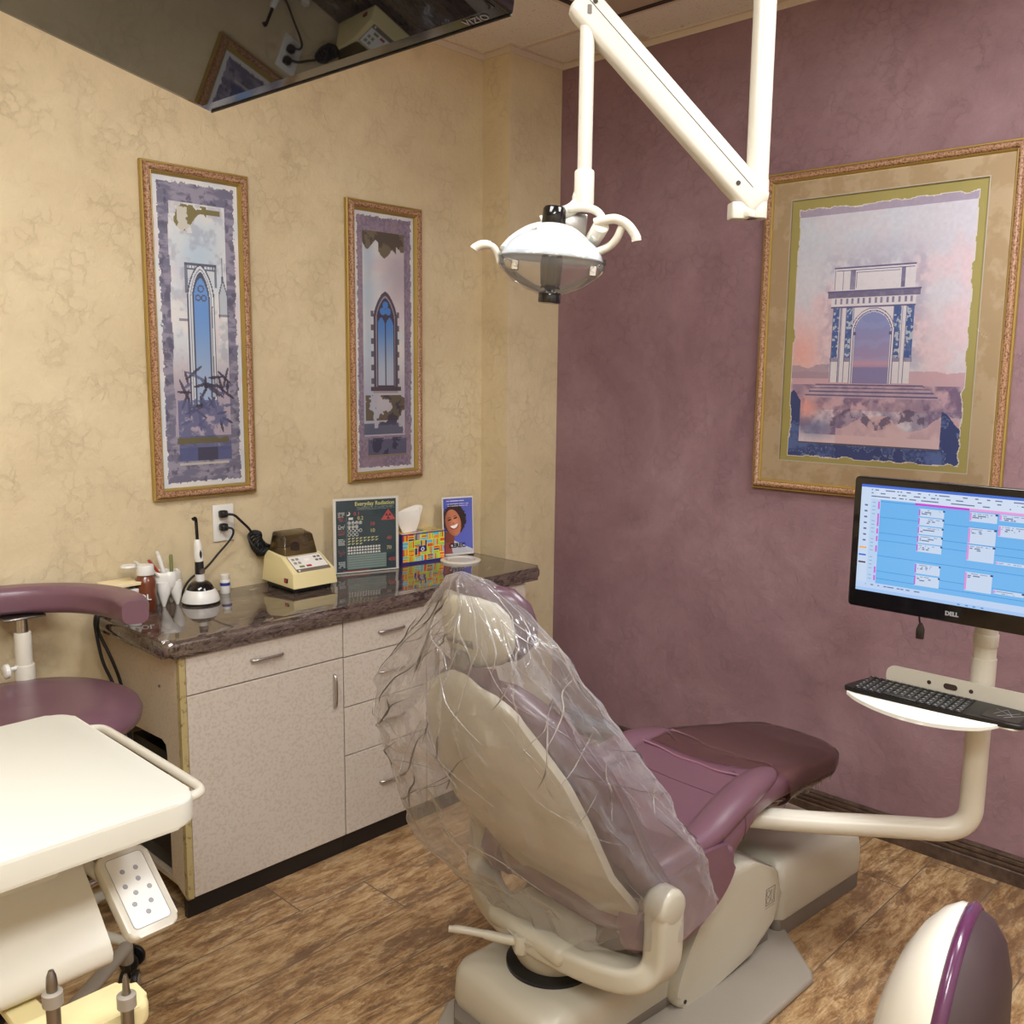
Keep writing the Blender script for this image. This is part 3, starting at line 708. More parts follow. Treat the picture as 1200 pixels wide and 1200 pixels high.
for s, y, c in (('0.1', .81, 'txt_red'), ('0.2', .745, 'txt_yel'), ('10', .655, 'txt_red'), ('10', .56, 'txt_yel'), ('40', .44, 'txt_red'), ('70', .30, 'txt_yel'), ('400', .13, 'txt_red')):
    x = {'0.1': .34, '0.2': .40, '10': .60, '40': .88, '70': .88, '400': .93}[s]
    text('figure', s, .019, (.01+x*(PW-.02), -.0024, .006+y*(PH-.022)), (1, 0, 0), (0, 0, 1), c, t)
# tissue box
t = thing('tissue_box', 'tissue box with bright coloured block pattern and a white tissue pulled out', 'tissue box', (-.790, -.085, Z), math.radians(-6))
TW, TD, TH = .200, .105, .112
def tiles(u, v):
    img = np.ones(u.shape+(3,))*C3(232, 222, 70)
    cols = [C3(222, 96, 44), C3(226, 70, 50), C3(90, 190, 226), C3(150, 200, 60), C3(30, 48, 150), C3(238, 150, 50), C3(160, 210, 90)]
    r = np.random.RandomState(11)
    nx, ny = 7, 4
    for i in range(nx):
        for j in range(ny):
            horiz = (i+j) % 2 == 0; n = r.randint(2, 5)
            for k in range(n):
                c = cols[r.randint(len(cols))]
                if horiz: u0, u1 = i/nx+.008, (i+.94)/nx; v0 = (j+k/n+.03)/ny; v1 = (j+(k+.85)/n)/ny
                else: v0, v1 = j/ny+.015, (j+.95)/ny; u0 = (i+k/n+.02)/nx; u1 = (i+(k+.8)/n)/nx
                sk = .02*(r.rand()-.5)
                img = blend(img, ((u > u0+sk*v) & (u < u1+sk*v) & (v > v0+sk*u) & (v < v1+sk*u))*1., c)
    img = blend(img, ((abs(u-.47) < .09) & (abs(v-.46) < .10))*1., C3(28, 34, 110)); img = blend(img, (((u-.47)**2*3+(v-.44)**2 < .07**2) & ((u-.47)**2*3+(v-.44)**2 > .035**2))*1., C3(220, 224, 236))
    e = (u < .02) | (u > .98) | (v < .05) | (v > .96); return blend(img, e*1., C3(28, 34, 130))
painted('front_pattern', tiles, 150, 84, (0, 0, 0), (1, 0, 0), (0, 0, 1), TW, TH, 'vc_gloss', t)
painted('end_pattern', tiles, 50, 60, (TW, 0, 0), (0, 1, 0), (0, 0, 1), TD, TH, 'vc_gloss', t)
painted('top_pattern', lambda u, v: tiles(u*.9, v*.8+.1), 80, 50, (0, 0, TH), (1, 0, 0), (0, 1, 0), TW, TD, 'vc_gloss', t)
bm = NB(); box(bm, .0008, TW-.0008, .0008, TD-.0008, 0, TH-.0008); obj('carton', bm, 'blue_lbl', t, 0)
bm = NB(); N_ = 22; secs = []
for i in range(14):
    k = i/13; row = []
    for j in range(N_):
        s = j/(N_-1); ang = 2*PI*s
        wd = .028+.020*math.sin(k*PI*.55)+.006*math.sin(7*s*PI+k*2)
        row.append((.062+wd*math.cos(ang)*(1+.12*k)+k*.006, .052+(.018-.010*k)*math.sin(ang)+.005*math.sin(9*s+4*k), TH-.012+k*.098+.010*math.sin(2*PI*s+1)*k+.004*math.sin(13*s)*k))
    secs.append(row)
loft(bm, secs, closed=False, cap=False); obj('tissue', bm, 'tissue', t, 25)
# brochure
bu = V((.9, -.25, 0)).normalized()
t = thing('brochure_holder', 'acrylic stand with a blue brochure of a laughing woman, right end of worktop', 'brochure', (-.574, -.075, Z), math.atan2(-.25, .9))
BW, BH = .135, .232
def brochure(u, v):
    img = np.ones(u.shape+(3,))*C3(84, 96, 190); img = blend(img, sstep(.3, .9, v)*.5, C3(74, 84, 178)); img = blend(img, sstep(.0, 1, u)*.3, C3(120, 130, 214))
    y = v*BH/BW; n = vnoise(u, v, 30, 45, 4, 3)
    img = blend(img, ((v < .30-.28*u+.03) & (u > .1))*1., C3(206, 206, 214)); img = blend(img, ((v < .27-.28*u) & (((u*2+v*3)*8) % 1 < .35))*.6, C3(150, 146, 160))
    hair = (((u-.36)/.42)**2+((v-.62)/.27)**2 < 1+(n-.5)*.55); img = blend(img, hair*1., C3(44, 30, 30)); img = blend(img, (hair & (n > .62))*.5, C3(86, 58, 50))
    neck = (abs(u-.18-.2*(v-.2)) < .17) & (v < .40) & (v > .16); img = blend(img, neck*1., C3(126, 64, 46))
    th = .25; du = (u-.33)*math.cos(th)+(v-.56)*1.7*math.sin(th); dv = -(u-.33)*math.sin(th)+(v-.56)*1.7*math.cos(th)
    face = (du/.26)**2+(dv/.42)**2 < 1; img = blend(img, face*1., C3(196, 124, 90))
    img = blend(img, face*sstep(.05, -.25, du)*.5, C3(126, 66, 46)); img = blend(img, face*np.exp(-((du-.06)**2+(dv-.02)**2)*60)*.6, C3(232, 160, 124))
    for ex in (-.10, .11): img = blend(img, (((du-ex)/.07)**2+((dv-.12)/.024)**2 < 1)*1., C3(36, 20, 20)); img = blend(img, (((du-ex)/.075)**2+((dv-.19-.5*(du-ex)**2*-6)/.010)**2 < 1)*1., C3(56, 34, 30))
    img = blend(img, ((du/.035)**2+((dv+.02)/.03)**2 < 1)*.5, C3(140, 76, 56))
    m1 = ((du-.01)/.14)**2+((dv+.13)/.085)**2 < 1; img = blend(img, (m1 & (dv < -.10+.6*(du-.01)**2*3))*1., C3(150, 50, 54)); img = blend(img, (((du-.01)/.13)**2+((dv+.135-.5*(du-.01)**2*6)/.05)**2 < 1)*1., C3(248, 244, 238))
    sh = (v < .20) & (u < .30-.4*v); img = blend(img, sh*1., C3(150, 70, 60))
    for yy, x1 in ((.955, .72), (.90, .86), (.865, .84)): img = blend(img, ((abs(v-yy) < .006) & (u > .1) & (u < x1))*(vnoise(u, v, 40, 1, 8) > .4)*.9, C3(240, 240, 250))
    return img
painted('cover_print', brochure, 110, 190, (.004, -.0012, .010), (1, 0, 0), (0, .05, 1), BW-.008, BH-.016, 'vc_gloss', t)
bm = NB(); box(bm, 0, BW, 0, .004, .002, BH); bm.transform(Matrix.Rotation(-.05, 4, 'X')); obj('white_backing', bm, 'white', t, 0)
bm = NB(); box(bm, 0, BW, -.003, .05, 0, .0015); obj('acrylic_holder', bm, 'clear', t, 0)
text('lettering', 'CEREC', .024, (BW*.45, -.0022, .040), (1, 0, 0), (0, .05, 1), 'txt_black', t, bold=.0006)
# waste ring
t = thing('waste_ring', 'round cream ring of the waste chute set into the right end of the worktop', 'waste chute', (-.575, -.175, Z))
lathe(bm := NB(), [(.056, .001), (.078, .0005), (.080, .003), (.076, .006), (.060, .006), (.052, .003), (.050, .001)], 48); bm.free()
bm = NB(); lathe(bm, [(.001, .0015), (.048, .0015), (.052, .005), (.060, .0075), (.072, .0065), (.078, .003), (.078, .0)], 48); obj('ring', bm, 'cream_gloss', t)
lathe(bm := NB(), [(.001, .0022), (.047, .0022)], 40, cap=False); obj('flap', bm, 'cream', t)

# ================================================================== PICTURES
def frame_parts(t, ax, w, h, depth=.030):
    """rectangular moulding; local plane: origin lower-left corner at the wall. ax='y' wall faces -y (u=x) ; ax='x' wall faces -x (u=-y)"""
    def P(u, z, d): return (u, -d, z) if ax == 'y' else (-d, -u, z)
    def ring(bm, prof, mt):
        secs = []
        for ins, hgt in prof: secs.append([bm.verts.new(P(*p, hgt)) for p in ((ins, ins), (w-ins, ins), (w-ins, h-ins), (ins, h-ins))])
        for a, b in zip(secs, secs[1:]):
            for k in range(4): bm.faces.new((a[k], a[(k+1) % 4], b[(k+1) % 4], b[k]))
    k = depth/.03
    bm = NB(); ring(bm, [(0, .001), (0, .016*k), (.002, .018*k), (.005, .018*k), (.006, .016*k)], 0); ring(bm, [(.027, .021*k), (.029, .022*k), (.031, .019*k), (.034, .014*k), (.036, .008*k), (.036, .006)], 0)
    lab(obj('gold_moulding', bm, 'gold', t, 30), 'gilded outer and inner edge of the frame')
    bm = NB(); ring(bm, [(.006, .015*k), (.007, .022*k), (.010, .027*k), (.014, .030*k), (.019, .030*k), (.024, .027*k), (.027, .020*k)], 0)
    lab(obj('copper_moulding', bm, 'frame_m', t, 50), 'mottled copper-brown moulding')
    bm = NB()
    if ax == 'y': box(bm, .002, w-.002, -.005, -.001, .002, h-.002)
    else: box(bm, -.005, -.001, -w+.002, -.002, .002, h-.002)
    obj('backing', bm, 'notepaper', t, 0)
def glazing(t, ax, w, h, d):
    bm = NB(); i = .0355
    vs = [((u, -d, z) if ax == 'y' else (-d, -u, z)) for u, z in ((i, i), (w-i, i), (w-i, h-i), (i, h-i))]
    bm.faces.new([bm.verts.new(p) for p in vs]); obj('glazing', bm, 'glaze', t, 0)

def paper_base(u, v, seed, asp):
    img = np.ones(u.shape+(3,))*C3(240, 236, 232); n = vnoise(u, v, 4, 4*asp, seed)
    img = blend(img, sstep(.35, .65, n)*.6, C3(216, 226, 236)); img = blend(img, sstep(.55, .75, vnoise(u, v, 3, 3*asp, seed+1))*.5, C3(226, 210, 218)); return img
def art_spire(u, v):
    A_ = 3.26; y = v*A_
    edge = np.minimum(np.minimum(u, 1-u), np.minimum(y, A_-y))+(.5-vnoise(u, v, 30, 90, 5, 3))*.05
    img = paper_base(u, v, 3, A_)
    n1 = vnoise(u, v, 6, 60, 7, 4); n2 = vnoise(u, v, 14, 40, 8, 4)
    brick = blend(np.ones(u.shape+(3,))*C3(122, 120, 142), sstep(.42, .62, n1), C3(160, 154, 172)); brick = blend(brick, sstep(.56, .7, n2)*.7, C3(86, 84, 106))
    img = blend(img, (edge > .055)*1., C3(110, 104, 124)); img = np.where((edge > .055)[..., None], brick, img)
    inner = (u > .17+.01*np.sin(y*9)) & (u < .84) & (v < .925) & (v > .17)
    p = paper_base(u, v, 12, A_); p = blend(p, sstep(.5, .3, v)*.8, C3(176, 160, 176)); p = blend(p, np.exp(-((u-.5)/.25)**2-((v-.75)/.12)**2)*.7, C3(184, 208, 226)); p = blend(p, sstep(.5, .7, vnoise(u, v, 9, 30, 15))*.35, C3(150, 152, 172))
    img = np.where(inner[..., None], p, img)
    ol = (v > .865+.03*np.sin(u*14)) & (v < .92) & (u > .24) & (u < .62) & (vnoise(u, v, 5, 14, 21) > .36); img = blend(img, ol*1., C3(132, 122, 74)); img = blend(img, ((v > .895) & (v < .912) & (u > .62) & (u < .78))*1., C3(130, 120, 76))
    img = blend(img, ((vnoise(u, v, 6, 16, 22) > .62) & (u > .2) & (u < .45) & (v > .83) & (v < .91))*.8, C3(236, 232, 228))
    # hood, pinnacle, window
    D = C3(84, 90, 112); L = C3(222, 226, 230)
    def rc(u0, u1, v0, v1, c, a=1.):
        nonlocal img; img = blend(img, ((u > u0) & (u < u1) & (v > v0) & (v < v1))*a, c)
    rc(.34, .72, .685, .735, L, .8); rc(.34, .72, .728, .737, D, .9); rc(.36, .70, .715, .719, D, .8); rc(.34, .37, .64, .735, D, .7); rc(.69, .72, .66, .735, D, .7)
    for k in range(9): rc(.38+k*.036, .395+k*.036, .719, .728, D, .7)
    def arch(uc, hw, vs, hh, lo):
        d = np.where(v > vs, ((abs(u-uc)/hw)**1.6+((v-vs)/hh)**1.6), abs(u-uc)/hw); return (d < 1) & (v > lo)
    for hw, c in ((.165, D), (.150, L), (.128, C3(140, 146, 166)), (.118, L), (.105, D)): img = blend(img, arch(.52, hw, .62, .045+hw*.42, .27)*1., c)
    img = blend(img, arch(.52, .088, .62, .07, .27)*1., C3(112, 158, 220)); img = blend(img, (arch(.52, .088, .62, .07, .27))*sstep(.6, .33, v)*.7, C3(196, 204, 220))
    for uc, vc, r in ((.52, .655, .030), (.485, .625, .026), (.555, .625, .026)):
        d = np.sqrt((u-uc)**2+((v-vc)*A_)**2); img = blend(img, ((d > r*.8) & (d < r*1.35) & arch(.52, .088, .62, .07, .27))*.9, C3(92, 98, 120))
    sp = (abs(u-.79) < .05*np.clip((.69-v)/.05, 0, 1)) & (v > .62) | (abs(u-.79) < .05) & (v < .63) & (v > .575); img = blend(img, sp*1., C3(198, 204, 212)); img = blend(img, ((abs(abs(u-.79)-.05*np.clip((.69-v)/.05, .1, 1)) < .008) & (v < .70) & (v > .56))*.8, D); rc(.785, .795, .69, .76, D, .8); rc(.73, .86, .568, .576, D, .6); rc(.25, .36, .548, .555, D, .6)
    img = blend(img, ((abs(u-.66-.02*np.sin(y*3)) < .008) & (v > .3) & (v < .60))*.6, D)
    # leaves
    r = np.random.RandomState(5)
    for k in range(46):
        uc = .28+r.rand()*.55; vc = .20+r.rand()*.17 if k > 12 else .24+r.rand()*.16; th = r.rand()*PI; L_ = .05+r.rand()*.08
        du = (u-uc)*math.cos(th)+(v-vc)*A_*math.sin(th); dv = -(u-uc)*math.sin(th)+(v-vc)*A_*math.cos(th)
        img = blend(img, ((du/L_)**2+(dv/.016)**2 < 1)*.8, C3(*[(64, 60, 80), (96, 100, 138), (52, 48, 62)][k % 3]))
    low = vnoise(u, v, 7, 22, 31); img = blend(img, ((v < .29) & (v > .12) & (u > .2) & (u < .84))*sstep(.47, .56, low)*.75, C3(92, 98, 140))
    img = blend(img, ((v < .165) & (v > .145) & (u > .18) & (u < .8) & (low > .42))*1., C3(112, 104, 72)); rc(.2, .84, .085, .13, C3(88, 96, 142), .9); rc(.42, .66, .085, .13, C3(70, 66, 84), .8); rc(.2, .8, .072, .08, C3(206, 200, 190), .9)
    return img
def art_lancet(u, v):
    A_ = 3.33; y = v*A_
    edge = np.minimum(np.minimum(u, 1-u), np.minimum(y, A_-y))+(.5-vnoise(u, v, 26, 80, 45, 3))*.05
    img = paper_base(u, v, 43, A_); br = vnoise(u, v, 40, 120, 47, 2)
    b = blend(np.ones(u.shape+(3,))*C3(138, 122, 142), sstep(.35, .7, br), C3(160, 144, 162)); b = blend(b, sstep(.5, .3, vnoise(u, v, 3, 8, 48))*.4, C3(176, 150, 160))
    img = np.where((edge > .05)[..., None], b, img)
    inner = (u > .14) & (u < .84) & (v < .93) & (v > .14)
    p = paper_base(u, v, 52, A_); p = blend(p, np.exp(-((u-.8)/.35)**2-((v-.78)/.15)**2)*.8, C3(196, 180, 190)); p = blend(p, sstep(.5, .3, v)*.5, C3(166, 158, 176)); p = blend(p, np.exp(-((u-.22)/.1)**2)*.5, C3(170, 188, 210))
    img = np.where(inner[..., None], p, img)
    def rc(u0, u1, v0, v1, c, a=1.):
        nonlocal img; img = blend(img, ((u > u0) & (u < u1) & (v > v0) & (v < v1))*a, c)
    torn = .875+.018*np.sin(u*22)+.03*(vnoise(u, v*0, 8, 1, 55)-.5)-.03*(u > .4)*(u < .7); img = blend(img, (inner & (v > torn))*1., C3(122, 112, 92)); img = blend(img, (inner & (v > torn) & (vnoise(u, v, 7, 20, 56) > .52))*1., C3(96, 84, 74))
    D = C3(92, 84, 98)
    def arch(uc, hw, vs, hh, lo):
        d = np.where(v > vs, ((abs(u-uc)/hw)**1.5+((v-vs)/hh)**1.5), abs(u-uc)/hw); return (d < 1) & (v > lo)
    for k in range(12):
        v0 = .345+k*.026
        if k % 2 == 0: rc(.265, .31, v0, v0+.022, D, .85); rc(.705, .75, v0, v0+.022, D, .85)
    img = blend(img, arch(.51, .205, .60, .105, .33)*1., D); img = blend(img, arch(.51, .165, .60, .088, .33)*1., C3(168, 158, 168)); img = blend(img, arch(.51, .15, .60, .08, .33)*1., C3(78, 72, 92))
    sky = blend(np.ones(u.shape+(3,))*C3(86, 140, 214), sstep(.62, .38, v), C3(190, 198, 214))
    lights = (arch(.44, .062, .575, .03, .34) | arch(.58, .062, .575, .03, .34)); d = np.minimum(np.minimum(np.sqrt((u-.51)**2+((v-.652)*A_)**2), np.sqrt((u-.465)**2+((v-.628)*A_)**2)), np.sqrt((u-.555)**2+((v-.628)*A_)**2)); lights |= d < .048
    img = np.where(lights[..., None], sky, img); rc(.255, .77, .318, .332, C3(92, 78, 88)); rc(.29, .72, .308, .318, C3(170, 160, 166))
    n = vnoise(u, v, 6, 20, 61); img = blend(img, ((v < .30) & (v > .20) & (u > .16) & (u < .84) & (n > .46))*1., C3(110, 100, 84)); img = blend(img, ((v < .30) & (v > .18) & (n > .58) & (u > .3) & (u < .84))*.9, C3(70, 66, 84)); img = blend(img, ((v < .19) & (v > .145) & (n > .5) & inner)*.8, C3(84, 88, 112)); rc(.2, .86, .065, .125, C3(96, 98, 124), .9); img = blend(img, ((v > .065) & (v < .13) & (u > .2) & (u < .86) & (n > .5))*.8, C3(60, 60, 84)); rc(.2, .86, .055, .064, C3(150, 130, 116))
    return img
def art_arch(u, v):
    A_ = 1.42; n = vnoise(u, v, 3, 4, 71, 5); m_ = vnoise(u, v, 10, 12, 72, 5); f = vnoise(u, v, 60, 80, 73, 2)
    img = np.ones(u.shape+(3,))*C3(232, 230, 246); img = blend(img, sstep(.42, .66, n)*.7, C3(250, 216, 228)); img = blend(img, sstep(.85, .4, u+v*.0)*sstep(.6, .95, v)*.6, C3(218, 232, 250)); img = blend(img, np.exp(-((u-.06)/.12)**2-((v-.42)/.1)**2)*.9, C3(252, 188, 184)); img = blend(img, np.exp(-((u-.5)/.3)**2-((v-.82)/.05)**2)*.5, C3(196, 202, 226)); img = blend(img, (v > .965)*.8, C3(176, 160, 190)); img += (f-.5)[..., None]*.05
    # hills & clouds
    img = blend(img, (v < .345+.03*(vnoise(u, u*0, 5, 1, 75)-.2)) * (v > .2)*.7, C3(214, 168, 186)); img = blend(img, ((v < .36+.03*vnoise(u, u*0, 9, 1, 76)) & (v > .325) & (u < .24))*.6, C3(160, 142, 168))
    cl = (v < .30) & (v > .10); img = blend(img, cl*sstep(.40, .62, m_)*.6, C3(140, 122, 160)); img = blend(img, cl*sstep(.45, .66, vnoise(u, v, 16, 20, 78, 5))*.7, C3(112, 92, 136)); img = blend(img, np.exp(-((u-.12)/.07)**2-((v-.20)/.05)**2)*.9, C3(252, 178, 172)); img = blend(img, np.exp(-((u-.17)/.1)**2-((v-.125)/.035)**2)*.9, C3(128, 132, 178))
    img = blend(img, ((v < .155+.03*np.sin(u*15)+.05*(m_-.5)) & (v > .03) & (u > .3))*.8, C3(232, 196, 206)); img = blend(img, ((abs(v-.165-.04*(m_-.5)-.02*np.sin(u*20)) < .02) & (u > .25) & (u < .8))*sstep(.42, .6, vnoise(u, v, 28, 36, 79, 4))*.8, C3(104, 90, 124))
    D = C3(104, 100, 150); L = C3(242, 238, 250); B = C3(72, 102, 172)
    def rc(u0, u1, v0, v1, c, a=1.):
        nonlocal img; img = blend(img, ((u > u0) & (u < u1) & (v > v0) & (v < v1))*a*(.75+.5*f), c)
    halo = np.exp(-(np.clip(abs(u-.47)-.25, 0, 1)/.05)**2-(np.clip(abs(v-.58)-.18, 0, 1)/.04)**2)*.30; img = blend(img, halo*sstep(.3, .7, vnoise(u, v, 30, 40, 80, 3)), C3(140, 134, 178))
    rc(.24, .70, .665, .755, L); rc(.24, .70, .750, .757, D); rc(.25, .69, .742, .745, D); rc(.335, .365, .67, .742, D, .7); rc(.62, .645, .67, .742, D, .8); rc(.245, .25, .67, .75, D, .7); rc(.29, .296, .67, .742, D, .6); rc(.37, .372, .675, .735, D, .6); rc(.37, .615, .733, .736, D, .6)
    rc(.21, .73, .64, .668, C3(124, 118, 156)); rc(.205, .735, .662, .667, D); rc(.23, .71, .605, .64, L)
    for k in range(14): rc(.25+k*.033, .263+k*.033, .615, .636, D, .7)
    rc(.23, .71, .600, .606, D)
    rc(.245, .70, .31, .60, L)
    for uc in (.265, .345, .615, .685): rc(uc-.018, uc+.018, .405, .600, B, .95); img = blend(img, ((abs(u-uc) < .018) & (v > .405) & (v < .60) & (vnoise(u, v, 63, 90, 81, 2) > .60))*1., C3(196, 208, 228)); rc(uc-.024, uc+.024, .39, .405, D, .6); rc(uc-.022, uc-.019, .31, .60, D, .8); rc(uc+.022, uc+.025, .31, .60, D, .8)
    for uc in (.305, .65): rc(uc-.012, uc-.006, .31, .60, D, .5)
    dd = np.where(v > .50, np.sqrt(((u-.48)/.125)**2+((v-.50)/.098)**2), abs(u-.48)/.125); op = v > .305
    img = blend(img, ((dd < 1.0) & op)*1., D); img = blend(img, ((dd < .97) & op)*1., L); img = blend(img, ((dd < .90) & (dd > .86) & op)*1., D)
    sky = blend(np.ones(u.shape+(3,))*C3(142, 156, 218), sstep(.6, .36, v), C3(176, 156, 200)); sky = blend(sky, (np.sin(v*90+m_*6) > .4)*.35, C3(164, 174, 226)); sky = blend(sky, np.exp(-((v-.385)/.012)**2)*.6, C3(232, 170, 186)); sky = blend(sky, (v < .37)*.7, C3(136, 132, 188))
    img = np.where(((dd < .83) & op)[..., None], sky, img); rc(.37, .385, .495, .505, D); rc(.575, .59, .495, .505, D)
    for k, (a, b) in enumerate(((.16, .78), (.13, .82), (.12, .84), (.10, .86))): rc(a, b, .298-k*.014, .303-k*.014, C3(110, 96, 140), .9); rc(a, b, .290-k*.014, .298-k*.014, C3(206, 186, 210), .7)
    # marble border at the foot
    mb = vnoise(u, v, 9, 12, 84, 5); nav = blend(np.ones(u.shape+(3,))*C3(54, 72, 134), sstep(.50, .64, mb), C3(92, 116, 180)); nav = blend(nav, (abs(mb-.5) < .012)*.6, C3(150, 170, 214))
    L1 = (v < .062) | ((u < .075) & (v < .255+.02*np.sin(u*60))) | ((u > .885) & (v < .175+.03*np.sin(u*30))); img = np.where(L1[..., None], nav, img); img = blend(img, ((abs(v-.064) < .003) & (u > .07) & (u < .89))*.8, C3(60, 60, 80))
    ed = edge_a(u, v); img = blend(img, (ed < .006)*1., C3(236, 230, 224)); return img
def edge_a(u, v):
    y = v*1.42; nn = vnoise(u, v, 16, 22, 90, 4)
    return np.minimum(np.minimum(u, 1-u), np.minimum(y, 1.42-y))-.003-.035*np.clip(nn-.35, 0, 1)

for nm, x0, x1, z0, z1, fn_, l in (('framed_picture', -1.7035, -1.352, 1.125, 2.131, art_spire, 'tall narrow framed print of a church window with leaves, left one on the tan wall'),
                              ('framed_picture', -.971, -.628, 1.127, 2.121, art_lancet, 'tall narrow framed print of a stone lancet window, right one on the tan wall')):
    w, h = x1-x0, z1-z0; t = thing(nm, l, 'picture', (x0, 0, z0)); frame_parts(t, 'y', w, h)
    painted('print', fn_, 110, 360, (.0355, -.007, .0355), (1, 0, 0), (0, 0, 1), w-.071, h-.071, 'vc', t); glazing(t, 'y', w, h, .010)
by0, by1, bz0, bz1 = -1.086, -1.905, 1.134, 2.196; w, h = by0-by1, bz1-bz0
t = thing('framed_picture', 'large framed print of a classical arch with brown mat on the mauve wall', 'picture', (0, by0, bz0)); frame_parts(t, 'x', w, h)
def matring(name, mt, a, b, d0, d1):   # a=(u0,u1,z0,z1) outer, b inner
    bm = NB(); A4 = lambda q, d: [bm.verts.new((-d, -u, z)) for u, z in ((q[0], q[2]), (q[1], q[2]), (q[1], q[3]), (q[0], q[3]))]
    o1 = A4(a, d0); i1 = A4(b, d0); i2 = A4(b, d1)
    for k in range(4): bm.faces.new((o1[k], o1[(k+1) % 4], i1[(k+1) % 4], i1[k])); bm.faces.new((i1[k], i1[(k+1) % 4], i2[(k+1) % 4], i2[k]))
    return obj(name, bm, mt, t, 0)
inn = (.100, w-.101, .106, h-.094)
matring('mat_board', 'matboard', (.03, w-.03, .03, h-.03), inn, .014, .008)
matring('mat_bevel', 'cream', (inn[0]-.003, inn[1]+.003, inn[2]-.003, inn[3]+.003), inn, .0145, .0135)
bm = NB(); box(bm, -.0075, -.006, -inn[1]-.004, -inn[0]+.004, inn[2]-.004, inn[3]+.004); lab(obj('liner', bm, 'green_mat', t, 0), 'olive gold liner behind the torn print')
painted('print', art_arch, 230, 330, (-.0105, -.124, .118), (0, -1, 0), (0, 0, 1), .572, .822, 'vc', t, keep=lambda u, v: edge_a(u, v) > 0)
glazing(t, 'x', w, h, .017)

# ================================================================== TELEVISION
A = V((-2.11, -1.16, 1.98)); Ut = V((.055, -.998, .010)).normalized(); Nt = V((-.201, -.019, -.979)).normalized(); Nt = (Nt-Ut*Nt.dot(Ut)).normalized(); Vt = Nt.cross(Ut)
t = thing('television', 'black flat television mounted under the ceiling, screen tilted down over the chair', 'television', A)
TM = Matrix((Ut, Vt, Nt)).transposed().to_4x4()
WT, HT = .714, .428
def tv(name, bm, mt, sm=30):
    bm.transform(TM); return obj(name, bm, mt, t, sm)
bm = NB(); prism(bm, roundrect(0, WT, 0, HT, .006, 3), 'z', -.034, 0, .004, 3); tv('casing', bm, 'gloss_black')
bm = NB(); box(bm, .012, WT-.012, .026, HT-.012, -.0005, .0008); tv('screen', bm, 'tvglass', 0)
bm = NB(); box(bm, .16, WT-.16, .10, HT-.06, -.06, -.034, .01, 2); tv('rear_housing', bm, 'black')
bm = NB(); box(bm, .004, WT-.004, .001, .0035, .0, .0014); tv('bezel_strip', bm, 'dark_metal', 0)
text('lettering', 'VIZIO', .017, Ut*(WT-.055)+Vt*.014+Nt*.0008, Ut, Vt, 'txt_grey', t)
c0 = Ut*(WT/2)+Vt*(HT/2)-Nt*.055
bm = NB(); cyl(bm, c0, (c0.x, c0.y, ZC-A.z-.01), .024); cyl(bm, (c0.x, c0.y, ZC-A.z-.02), (c0.x, c0.y, ZC-A.z-.001), .07, n=32); obj('ceiling_mount', bm, 'black', t)
bm = NB(); box(bm, .2, .51, .15, .3, -.07, -.058, .003, 1); tv('mount_plate', bm, 'dark_metal')

# ================================================================== OPERATORY LIGHT
t = thing('operatory_light', 'cream ceiling-mounted dental light on a jointed arm above the chair', 'dental light', (-1.08, -1.666, ZC))
zl = lambda z: z-ZC
bm = NB(); cyl(bm, (0, 0, -.03), (0, 0, -.0005), .11, n=40, bev=.006); obj('ceiling_plate', bm, 'cream', t)
bm = NB(); cyl(bm, (0, 0, zl(1.945)), (0, 0, -.02), .0245, n=32); lathe(bm, [(.0245, zl(1.952)), (.0262, zl(1.95)), (.0262, zl(1.915)), (.0245, zl(1.913))], 32); obj('ceiling_post', bm, 'cream', t)
bm = NB(); cyl(bm, (0, 0, zl(1.868)), (0, 0, zl(1.913)), .0245, n=32, bev=.003)
obj('post_joint', bm, 'cream', t)
pa = V((-.022, .012, zl(1.925))); pb = V((-1.402+1.08, -1.413+1.666, zl(2.300))); dv_ = (pb-pa).normalized(); sd = dv_.cross(V((0, 0, 1))).normalized(); upv = sd.cross(dv_)
bm = NB(); secs = []
for s, k in ((-.035, .55), (-.022, .88), (0, 1), (1, 1), (1.0, 1)): pass
Ltot = (pb-pa).length
for s, k in ((-.045, .6), (-.036, .9), (-.02, 1), (Ltot*.25, 1), (Ltot*.5, 1), (Ltot*.75, 1), (Ltot-.02, 1), (Ltot-.006, .9), (Ltot+.002, .6)):
    secs.append([pa+dv_*s+sd*x*k+upv*y*k for x, y in [(p[0], p[1]) for p in roundrect(-.024, .024, -.035, .035, .014, 5)]])
loft(bm, secs); obj('spring_arm', bm, 'cream', t, 35)
bm = NB()
for sgn in (1, -1):
    p = [pa+dv_*0+sd*.0242*sgn+upv*.008, pb+sd*.0242*sgn+upv*.008]; tube(bm, p, .0008, 6)
obj('arm_seam', bm, 'seam', t)
bm = NB()
for q, r in ((pa+dv_*.03-upv*.010, .005), (pb-dv_*.03+upv*.015, .005)):
    cyl(bm, q-sd*.026, q+sd*.026, r, n=14)
obj('arm_screw', bm, 'dark_metal', t)
bm = NB(); prism(bm, roundrect(-.02, .02, -.02, .02, .006, 3), 'z', -.018, .018, .003, 2)
bm.transform(Matrix.Translation(pa+V((-.014, .010, -.042)))@Matrix.Rotation(-.7, 4, 'Z')); box(bm, -.045, .0, -.012, .028, zl(1.868), zl(1.885), .003, 2); obj('lower_bracket', bm, 'cream', t)
tp = V((-1.39+1.08, -1.43+1.666, 0))
bm = NB(); cyl(bm, tp+V((0, 0, zl(1.94))), tp+V((0, 0, zl(2.285))), .0155, n=28); obj('drop_tube', bm, 'cream', t)
